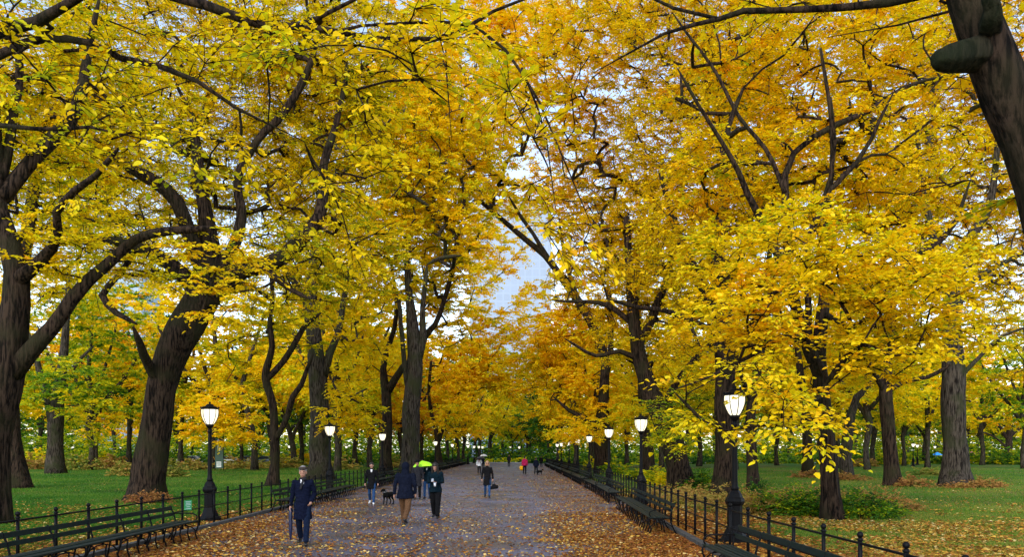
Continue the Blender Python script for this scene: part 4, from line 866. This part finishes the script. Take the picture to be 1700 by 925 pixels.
for px,z,col,lb in ((372,122,(.55,.58,.62),'silver car parked behind the notice board'),(410,124,(.25,.36,.48),'steel blue car parked between the far left trunks'),(440,127,(.05,.10,.16),'dark blue car parked behind the slim crooked tree'),(318,128,(.6,.6,.62),'white car parked under the low yellow tree')): car(px,z,col,lb)
# blue canopy tent far right
z=158; tn=empty('canopy_tent',((1556-CX)*z/F,z,0),'tiny bright blue canopy tent beyond the right lawn','tent')
g=MB(); g.lathe([(1.0,1.5),(1.0,1.6),(.1,2.1),(.04,2.15)],4,rot=PI/4*0); g.obj('roof',simple('blue_tarpaulin',(.02,.25,.7),.5),tn,False)
for x in (-.66,.66):
    for y in (-.66,.66): g=MB(); g.tube([(x,y,0),(x,y,1.55)],.03,5); g.obj('leg',STEEL,tn)

# ================================================================== FOREGROUND AND MIDDLE TREES
LG = 'elms lining the left of the promenade'; RG = 'elms lining the right of the promenade'
exec_trees = True
tree((-260,900), 11.8, [[(-260,980,95),(-255,800,80),(-245,600,74),(-225,400,70),(-190,250,64),(-150,140,56),(-130,40,46),(-100,-80,36),(-60,-200,26)],
   [(-150,140,40,0),(-80,85,30,-1),(0,42,22,-1.8),(60,28,19,-2.1),(100,10,16,-2.3),(145,-14,13,-2.5),(220,-60,9,-3)],
   [(-150,160,26,0),(-60,125,18,-1),(0,92,14,-1.5),(40,73,13,-1.8),(75,63,12,-1.9),(110,64,11,-2),(150,72,10,-2),(200,97,10,-2),(260,107,9,-2.1),(330,133,7,-2.1),(400,180,5,-2.2),(445,205,3,-2.2)],
   [(60,28,12,-2.1),(85,45,9,-2),(60,65,8,-1.9)],
   [(-130,40,34,0),(-20,-60,26,-1.2),(130,-55,20,-1.8),(240,-18,16,-2),(300,0,14,-2.1),(345,9,15,-2.1),(400,28,14,-2.1),(440,42,12,-2.1),(500,44,11,-2.1),(560,55,9,-2.1),(620,65,8,-2.1),(670,64,7,-2.1),(720,61,6.5,-2),(770,44,6,-2),(820,16,5,-2),(880,-6,4,-2)],
   [(500,44,9,-2.1),(545,20,7,-2),(610,-12,5,-2)],
   [(560,52,6,-2.1),(600,40,5,-2.2),(680,40,5,-2.2),(740,40,5,-2.2),(790,46,5,-2.2),(840,82,5,-2.2),(872,122,4.5,-2.3),(900,165,4,-2.3),(930,235,3,-2.3),(955,310,2.5,-2.3)],
   [(866,112,4,-2.2),(890,180,3,-2.1),(905,230,3,-2.1),(915,290,2,-2.1)],
   [(720,61,4,-2),(738,110,3,-2),(745,170,2,-2)],
   [(-60,205,14,-1),(0,207,9,-1.6),(60,213,7,-1.8),(110,214,6,-1.8),(150,210,5,-1.9),(200,222,3,-2)]],
   [(70,110,9.6,170,45,1.2,.30,.10,-.02),(300,60,9.6,190,60,1.2,.20,.10,-.03),(180,190,9.8,170,70,1.2,.22,.10,-.02),(480,130,9.6,150,90,1.2,.22,.10,-.05),(660,150,9.6,150,100,1.2,.25,.11,-.03),
    (620,330,10,130,110,1.0,.2,.11,-.04),(860,240,9.6,90,150,.8,.16,.11,.0),(930,400,9.6,60,60,.6,.2,.11,.04),(400,300,10,150,100,1.0,.18,.11,-.03),(760,40,9.6,120,50,.8,.2,.11,0)],
   'near elm off the left edge whose black limbs sweep across the upper left', LG, tint=.47, minh=3.5, crown_n=2.0)
tree((25,872), 21.4, [[(-10,880,62),(-9,820,50),(-8,740,48),(0,680,52),(8,620,56),(20,560,48),(28,500,42),(28,450,38),(14,400,34),(-2,350,30),(-8,260,26),(-14,120,18)],
   [(14,630,34),(48,590,28),(85,545,24),(118,500,22),(150,468,20),(185,435,18),(225,400,16),(280,385,15),(340,380,10)],
   [(26,470,30),(60,440,20),(84,412,17),(94,385,14),(92,355,13),(125,315,12),(160,288,10),(182,264,8)],
   [(2,330,26),(50,270,24),(92,228,24),(126,185,22),(142,140,18),(150,85,12),(160,20,8)],
   [(0,300,20),(20,230,16),(30,150,13),(25,60,10)]],
   [(60,230,21,150,190,4,.75,.12,-.03),(140,400,20,150,90,3,.55,.12,-.02),(30,60,21,150,110,4,.8,.12,0),(40,440,22,70,60,3,.4,.12,.0),(210,150,23,120,140,3,.5,.12,-.03)],
   'massive forked elm cut by the left edge of the picture', LG, tint=.47)
tree((45,812), 42.7, [[(31,815,42),(25,775,34),(19,730,30),(17,640,28),(25,540,30),(40,420,24),(60,300,18),(90,180,12)]],
   [(60,250,43,150,220,5,1.0,.14,0),(180,320,43,120,150,5,.8,.14,-.04)], 'dark flared trunk just behind the massive elm at the left edge', LG, tint=.46)
tree((250,832), 32, [[(241,836,72),(246,800,56),(257,730,50),(268,650,51),(284,590,55),(310,540,57),(338,490,52),(348,455,42),(348,410,32),(340,350,24),(330,280,18),(320,200,12)],
   [(340,510,40),(375,470,34),(410,446,28),(450,434,26),(482,412,25),(510,385,23),(528,358,20),(535,320,17),(540,270,14),(560,200,10),(575,120,7)],
   [(345,480,36),(335,430,30),(315,385,27),(290,340,24),(255,303,22),(215,275,20),(175,245,18),(140,215,15),(100,190,10)],
   [(335,500,30),(300,455,26),(250,418,22),(200,402,18),(150,394,15),(90,380,10)],
   [(270,650,24),(247,608,17),(238,590,15),(228,560,10)],
   [(350,470,26),(385,420,20),(400,360,17),(395,300,14),(430,230,12),(470,190,14),(520,90,10)],
   [(430,440,14),(470,470,10),(500,490,7)],
   [(230,410,12),(195,455,9),(170,490,12),(195,520,10),(215,532,7)]],
   [(310,300,31,230,150,5,.8,.13,-.02),(480,230,33,200,200,5,.75,.13,-.05),(300,110,32,260,130,5,.9,.13,-.02),(380,440,21,110,60,2,.42,.13,0),(320,500,20,100,40,1.6,.38,.14,.02),(250,420,30,160,60,4,.5,.13,.0),(560,430,31,120,90,4,.7,.13,-.06),(560,100,33,160,120,4,.8,.13,-.05),(440,480,30,120,40,3,.5,.13,-.04),(280,-20,33,280,70,5,.9,.13,-.02),(560,-10,34,160,70,5,.8,.13,-.04)],
   'great leaning elm with a flared base and heavy spreading limbs on the left lawn', LG, tint=.47)
tree((92,788), 73, [[(92,790,36),(91,745,27),(93,690,25),(100,640,20),(106,580,14),(112,520,10),(115,440,7)],[(88,700,16),(76,655,12),(62,605,10),(50,560,6)],[(100,640,8),(130,600,6),(150,580,4)]],
   [(100,480,73,110,90,5,.5,.17,-.08),(90,640,70,80,50,3,.7,.17,-.38),(150,700,75,50,40,3,.5,.17,-.2)], 'double stemmed grey trunk with dark green sprays on the far left lawn', LG, mat=BARKG, tint=.47)
tree((455,808), 46, [[(452,810,26),(456,770,16),(456,720,14),(452,670,14),(441,625,13),(452,575,10),(448,540,9),(452,500,8),(450,450,6)],[(442,630,11),(470,602,10),(490,572,10),(505,545,9),(522,528,7)],[(458,730,11),(476,695,10),(486,660,9),(500,640,8),(515,600,6)],[(452,500,6),(420,480,5),(390,470,4)]],
   [(460,530,46,120,60,4,.6,.14,-.06),(400,600,46,70,60,3,.3,.14,-.04)], 'slim crooked dark tree in front of the row, behind the bench', LG, tint=.45)
tree((422,782), 88, [[(423,783,15),(423,740,11),(416,700,11),(405,665,10),(402,640,9),(414,600,7),(425,560,5)],[(424,720,5),(400,705,4),(385,690,3)]],
   [(370,690,80,80,60,4,1.0,.2,.04),(420,620,88,90,50,4,.8,.2,-.02),(600,690,86,0.1,0.1,.1,.1,.2,0)], 'slender grey S curved tree with bright yellow low foliage behind the lamp', LG, mat=BARKG, tint=.47)
tree((488,776), 107, [[(489,777,13),(487,745,10),(480,715,9),(470,690,7),(460,650,5)],[(486,730,7),(498,700,6),(512,670,4)]],
   [(500,640,107,60,50,4,.9,.25,-.08)], 'small forked tree between the slim crooked tree and the thick straight trunk', LG, mat=BARKG, tint=.45)
tree((530,800), 55, [[(531,800,46),(531,765,35),(530,700,32),(527,640,32),(525,590,29),(520,550,27),(514,500,23),(520,450,19),(526,390,15),(530,320,11)],[(536,625,16),(546,590,13),(560,555,11),(568,510,9),(580,450,6)],[(518,520,12),(490,470,10),(460,430,7)]],
   [(560,420,55,150,130,5,1.1,.15,-.07),(600,250,57,170,180,5,1.2,.15,-.05),(600,560,55,60,60,3,.7,.16,-.03),(590,680,52,60,50,3,1.1,.16,-.03),(560,640,55,50,40,3,.6,.15,.02)],
   'thick straight trunk with a grey face on the left, behind the flat cap man', LG, mat=BARKG, tint=.47)
tree((642,790), 67, [[(642,792,30),(642,760,21),(643,700,19),(641,650,18),(636,612,12),(646,572,10),(655,545,9),(658,500,7),(650,440,5)],[(644,650,14),(668,612,12),(690,592,12),(706,560,12),(724,538,9),(736,500,8),(752,450,7),(776,420,5),(800,380,4)],[(640,700,5),(620,705,4),(600,715,3)]],
   [(700,400,67,110,130,5,1.1,.17,-.06),(690,230,68,130,160,6,1.1,.17,-.05),(740,520,66,60,60,4,.7,.17,.02),(620,600,67,50,40,4,.6,.17,.02)],
   'dark trunk whose curved limb arches right over the fluted trunks', LG, tint=.47)
tree((682,796), 60, [[(682,798,44),(682,765,34),(683,700,32),(686,640,31),(690,590,28),(684,540,20),(680,490,14),(676,430,10)],[(692,600,16),(702,560,13),(702,510,9),(708,450,6)],[(676,640,9),(668,560,8),(662,500,6)]],
   [(720,340,60,110,130,5,1.0,.16,-.04),(770,420,60,50,60,3,.6,.16,.03),(740,160,60,140,150,5,1.1,.16,-.02),(800,250,61,60,120,5,.6,.16,-.02)],
   'tall fluted greenish grey trunk behind the hooded man', LG, mat=BARKG, tint=.47)
tree((727,777), 105, [[(728,778,18),(727,750,12),(725,720,9),(717,690,7),(712,650,6),(716,600,5)],[(728,735,6),(740,700,5),(752,670,4)]],
   [(770,620,105,50,60,4,1.0,.25,.05),(760,690,100,40,35,3,1.1,.25,-.03),(720,600,108,50,50,4,.7,.25,.03),(800,560,105,70,60,5,.8,.25,-.04),(840,630,110,60,50,5,.9,.25,-.02),(800,450,104,50,80,5,.55,.25,-.05),(860,520,104,50,50,5,.5,.25,.0),(830,390,104,70,60,5,.45,.25,-.04)], 'dark slender tree beyond the green umbrella with orange foliage', LG, tint=.5)

# ---- right side
tree((1745,1000), 9, [[(1815,1040,90),(1812,860,74),(1800,640,70),(1775,500,72),(1746,400,74),(1730,310,76),(1706,235,78),(1674,165,78),(1650,105,76),(1628,50,72),(1608,0,66),(1590,-60,58),(1560,-160,44)],
   [(1600,-10,30),(1560,-20,20),(1480,4,14,.6),(1400,9,12,.8),(1350,9,11,.9),(1290,10,10,1),(1235,12,10,1),(1195,28,8,1),(1150,42,7,1),(1100,60,5,1),(1040,90,3,1)],
   [(1190,30,6,1),(1120,10,5,1.2),(1060,-15,4,1.4)],
   [(1560,0,6,.6),(1590,10,5,.6),(1490,40,3,.8),(1440,50,2,.9)],[(1700,150,30,.5),(1760,60,24,1),(1800,-60,18,1)]],
   [(1650,30,10,90,70,1.2,.25,.12,.02),(1250,30,10.5,160,40,.8,.16,.11,.03),(1680,330,10,0.1,0.1,.1,.1,.12,0)],
   'near dark trunk curving in from the upper right corner with a sawn mossy stub', RG, tint=.51, flare=.4, minh=4, stubs=[[(1655,84,56,.1),(1625,88,52,-.05),(1602,92,46,-.12),(1582,95,42,-.2),(1566,97,36,-.26),(1557,98,27,-.3)],[(1640,60,40,0),(1646,35,34,-.3),(1648,12,26,-.4),(1640,-5,20,-.45)]])
tree((1380,864), 22.7, [[(1382,868,42),(1378,820,32),(1374,760,30),(1369,700,28),(1363,640,27),(1360,590,25),(1363,540,22),(1368,500,20),(1372,455,16),(1370,400,12),(1376,340,10),(1382,260,8),(1378,180,7),(1362,80,5)],
   [(1363,630,22),(1346,585,21),(1333,545,19),(1322,505,17),(1308,465,14),(1290,420,13),(1265,370,12),(1240,322,10),(1225,285,8),(1180,210,6),(1140,140,5)],
   [(1322,505,14),(1308,440,12),(1304,380,12),(1304,330,11),(1303,290,11),(1320,252,10),(1350,228,10),(1385,208,10),(1440,182,9),(1500,146,7),(1560,128,4)],
   [(1345,580,12),(1340,440,10),(1352,372,11),(1378,315,9),(1420,272,8),(1448,232,7),(1470,180,5)],[(1362,345,6),(1380,290,6),(1385,240,6),(1382,190,5)],
   [(1325,510,10),(1300,500,8),(1280,490,6)],[(1303,320,8),(1270,250,7),(1225,190,6),(1180,110,5),(1130,40,4)],
   [(1340,560,12,0),(1300,560,9,-2.5),(1250,590,7,-5),(1190,620,5,-7),(1140,640,3,-8)],[(1360,600,10,0),(1370,640,7,-4),(1350,670,5,-7),(1330,700,3,-8.5)],
   [(1450,520,9,-2),(1500,440,9,-1),(1550,412,10,0),(1588,365,8,0),(1602,325,5,0)],[(1366,520,12,0),(1410,545,10,-1),(1450,520,9,-2)]],
   [(1330,430,19,200,90,3,1.3,.13,0),(1440,500,18,170,80,3,1.3,.13,.02),(1250,520,17,130,70,2.5,1.1,.13,.03),(1400,590,18,130,50,2.5,1.1,.13,0),
    (1250,640,14,125,60,1.6,.8,.125,.0),(1335,705,13,60,40,1.0,.7,.13,.02),(1200,700,14,55,40,1.0,.5,.125,.0),(1320,630,15,80,40,1.5,.4,.125,.0),(1140,690,16,36,18,1,.4,.13,-.02),(1540,560,19,80,40,2,.8,.13,.0),
    (1400,300,23,230,130,4,1.1,.13,.02),(1330,130,24,260,130,4,1.1,.13,.06),(1180,330,23,120,140,3,.7,.13,.03),(1540,430,21,110,60,2.5,.9,.13,.0)],
   'slender forked elm in front of the right lawn with golden sprays drooping over the lamp', RG, tint=.48, prune=[(1220,662,48,44,17.5),(1352,560,42,85,22.6),(1366,800,30,60,22)])
tree((1201,822), 37, [[(1202,824,50),(1203,790,40),(1204,740,37),(1204,680,35),(1202,600,35),(1200,540,36),(1195,480,30),(1190,420,26),(1198,360,20),(1204,300,16),(1200,220,12),(1190,120,8)],
   [(1200,540,20),(1170,480,18),(1140,430,15),(1120,370,12),(1100,300,9)],[(1196,500,18),(1225,440,15),(1240,380,12),(1250,300,9),(1260,200,6)],[(1198,560,12),(1120,520,8),(1060,510,7),(1020,500,5)]],
   [(1170,260,37,170,180,5,1.1,.14,.05),(1120,450,37,120,90,4,.9,.14,.03),(1170,90,37,190,110,5,1.0,.14,.08),(1150,590,36,60,40,3,.6,.14,.03),(1120,-10,38,200,70,5,.9,.14,.05),(1400,-20,38,220,60,5,.9,.14,.05)],
   'thick dark trunk directly behind the nearest right lamp', RG, tint=.49)
tree((1252,826), 34.6, [[(1252,828,28),(1250,785,20),(1248,740,19),(1246,690,18),(1253,640,16),(1263,580,14),(1270,520,12),(1276,450,10),(1282,350,7)],[(1250,670,9),(1230,620,7),(1220,570,6)]],
   [(1280,330,35,120,150,4,.7,.14,.03),(1260,560,35,60,60,3,.5,.14,.02)], 'slim dark trunk between the nearest right lamp and the slender forked elm', RG, tint=.48)
tree((1130,812), 42.7, [[(1132,816,52),(1124,775,40),(1112,725,39),(1094,680,35),(1076,640,31),(1063,600,27),(1056,560,23),(1050,500,19),(1044,440,15),(1040,360,11)],
   [(1098,690,14),(1112,655,11),(1140,612,10),(1175,575,9),(1200,555,7)],[(1060,570,16),(1085,520,14),(1110,450,12),(1120,380,9)],[(1054,540,10),(1010,510,9),(975,500,6),(930,500,4)],[(1064,600,10),(1030,585,8),(990,590,6),(950,570,4)]],
   [(1030,460,43,130,120,4,1.0,.15,.05),(1010,300,44,140,140,5,.95,.15,.09),(1060,570,42,90,50,3,.7,.15,.02),(1125,700,38,55,55,2.5,.8,.14,-.36),(1160,640,40,50,40,2.5,.8,.14,-.1),(960,130,46,150,130,5,.75,.15,.05),(1120,690,45,60,30,2.5,.6,.14,-.1)],
   'heavy trunk leaning left with green sprays hanging in front of it', RG, tint=.49)
tree((1078,790), 66, [[(1078,792,28),(1075,745,23),(1069,680,21),(1066,620,19),(1062,560,16),(1056,480,12),(1060,400,8)]],
   [(1090,620,66,60,60,4,.9,.17,.0),(1080,420,66,100,130,5,.8,.17,.05),(1060,690,64,40,45,3,1.2,.17,-.02)], 'straight trunk seen just left of the heavy leaning one', RG, tint=.47)
tree((1004,786), 72, [[(1005,788,40),(1001,760,31),(999,720,29),(1001,690,24),(1002,650,18),(1004,600,15),(985,545,15),(960,500,15),(930,458,14),(905,425,12),(875,400,10),(840,370,9),(805,340,8),(775,315,6)],
   [(998,715,14),(985,700,11),(965,690,8),(945,682,6),(925,665,4)],[(1003,640,12),(1015,560,10),(1010,480,8)],[(925,450,9),(895,405,7),(865,360,6),(850,335,4)],[(960,500,8),(940,440,6),(930,380,5)]],
   [(970,650,71,75,60,4,1.5,.18,.04),(960,560,72,80,60,4,1.1,.18,.04),(930,500,72,60,40,4,.4,.18,.04),(850,320,74,90,55,4,.75,.18,.0),(760,10,72,150,60,5,.8,.17,0),(960,20,72,150,60,5,.8,.17,.03),(1010,700,70,40,35,3,1.2,.18,.03),(960,715,68,50,22,3,1.2,.18,.02),(900,560,75,50,60,4,.7,.18,.08),(950,340,74,60,70,4,.6,.18,.05),(820,250,74,60,90,4,.35,.18,-.03),(880,140,72,90,110,5,.6,.17,.06),(850,40,70,120,60,5,.6,.17,.03),(900,620,78,60,50,4,.9,.19,.05)],
   'elm on the right whose long bare limb slants up left across the sky gap', RG, tint=.49)
tree((1481,808), 45.8, [[(1484,810,38),(1479,775,25),(1476,720,23),(1472,680,22),(1470,640,20),(1476,590,16),(1482,530,12),(1480,450,8)],[(1474,650,10),(1500,634,8),(1540,626,7),(1580,603,6)],[(1470,650,9),(1440,600,8),(1420,560,6)]],
   [(1480,600,46,80,45,3,.8,.15,0),(1450,470,46,120,80,4,.8,.15,0),(1480,330,47,120,120,4,.8,.15,0)], 'mid lawn trunk with one flared root on the right, left of the widest trunk', RG, tint=.47)
tree((1404,797), 57, [[(1406,798,24),(1404,760,18),(1408,720,17),(1412,690,15),(1422,660,12),(1445,640,9),(1460,600,6)]],
   [(1440,620,57,60,50,3,.8,.16,.0),(1420,560,57,80,50,3,.8,.16,.03)], 'gnarled brown trunk right of the slender forked elm', RG, mat=BARKG, tint=.48)
tree((1587,809), 45, [[(1588,812,62),(1586,780,44),(1584,730,39),(1583,670,38),(1582,610,35),(1582,560,31),(1580,500,27),(1590,440,23),(1612,395,18),(1640,345,14),(1652,280,10),(1660,180,7)],
   [(1580,530,16),(1562,450,14),(1545,380,11),(1530,300,8),(1520,200,6)],[(1584,520,12),(1610,470,10),(1660,440,8),(1700,420,6)],[(1584,640,10),(1620,600,7),(1660,560,5),(1700,545,4)]],
   [(1580,330,45,170,150,5,1.1,.15,.0),(1640,480,45,110,80,4,.9,.15,-.02),(1560,120,46,200,130,5,1.1,.15,.02),(1690,200,45,100,160,4,.9,.15,.0),(1610,560,44,90,35,3,.6,.15,.02),(1680,620,45,50,30,3,.4,.15,-.03),(1600,-10,47,180,70,5,.9,.15,.0),(1690,380,45,60,80,4,.8,.15,0)],
   'widest straight trunk standing on the right lawn', RG, mat=BARKG, tint=.5)
tree((1342,790), 67, [[(1343,792,26),(1341,760,19),(1338,700,17),(1333,650,14),(1326,600,12),(1320,540,8)]],
   [(1320,580,67,90,70,4,1.0,.17,.02),(1390,680,66,40,50,3,.8,.17,-.02)], 'distant trunk seen past the slender forked elm with a tan tuft beside it', RG, tint=.48)
tree((1675,769), 150, [[(1676,770,17),(1675,735,11),(1677,705,9),(1675,680,7),(1670,650,5)],[(1674,730,6),(1655,705,5),(1630,690,3)],[(1676,725,6),(1700,705,5),(1720,690,3)],[(1674,715,5),(1655,685,4),(1645,660,3)],[(1672,745,4),(1650,725,3),(1630,718,2)]],
   [(1670,660,150,60,40,7,.45,.32,0)], 'distant nearly bare wide branching tree at the far right', RG, tint=.55, twigs=False)

# ================================================================== LIGHT AND CAMERA
w = bpy.data.worlds.new("World"); SC.world = w; w.use_nodes = True; nt = w.node_tree; nt.nodes.clear()
sky = N(nt,'ShaderNodeTexSky'); sky.sky_type = 'NISHITA'; sky.sun_disc = False
SUN_EL, SUN_ROT = math.radians(36), math.radians(195)
sky.sun_elevation = SUN_EL; sky.sun_rotation = SUN_ROT; sky.dust_density = 1; sky.air_density = 1.0
hs = N(nt,'ShaderNodeHueSaturation'); hs.inputs['Saturation'].default_value = .80; hs.inputs['Value'].default_value = 2.6
bg = N(nt,'ShaderNodeBackground'); bg.inputs['Strength'].default_value = .15; wo = N(nt,'ShaderNodeOutputWorld')
nt.links.new(sky.outputs[0], hs.inputs['Color']); nt.links.new(hs.outputs[0], bg.inputs[0]); nt.links.new(bg.outputs[0], wo.inputs[0])
sd = bpy.data.lights.new('sun','SUN'); sd.energy = 1.5; sd.angle = math.radians(35); sd.color = (1,.96,.9)
so = bpy.data.objects.new('sun', sd); COL.objects.link(so)
dirv = Vector((math.sin(SUN_ROT)*math.cos(SUN_EL), math.cos(SUN_ROT)*math.cos(SUN_EL), math.sin(SUN_EL)))
so.rotation_euler = dirv.to_track_quat('Z','Y').to_euler()
cd = bpy.data.cameras.new('camera'); cd.sensor_width = 36; cd.lens = 36*F/1700; cd.clip_end = 6000; cd.clip_start = .1
cd.shift_y = (HY-462.5)/1700
co = bpy.data.objects.new('camera', cd); COL.objects.link(co); co.location = (0,0,CH); co.rotation_euler = (PI/2,0,0); SC.camera = co
SC.view_settings.view_transform = 'Standard'; SC.view_settings.look = 'None'; SC.view_settings.exposure = 0
SC.cycles.max_bounces = 8; SC.cycles.diffuse_bounces = 6; SC.cycles.transmission_bounces = 4; SC.cycles.glossy_bounces = 2
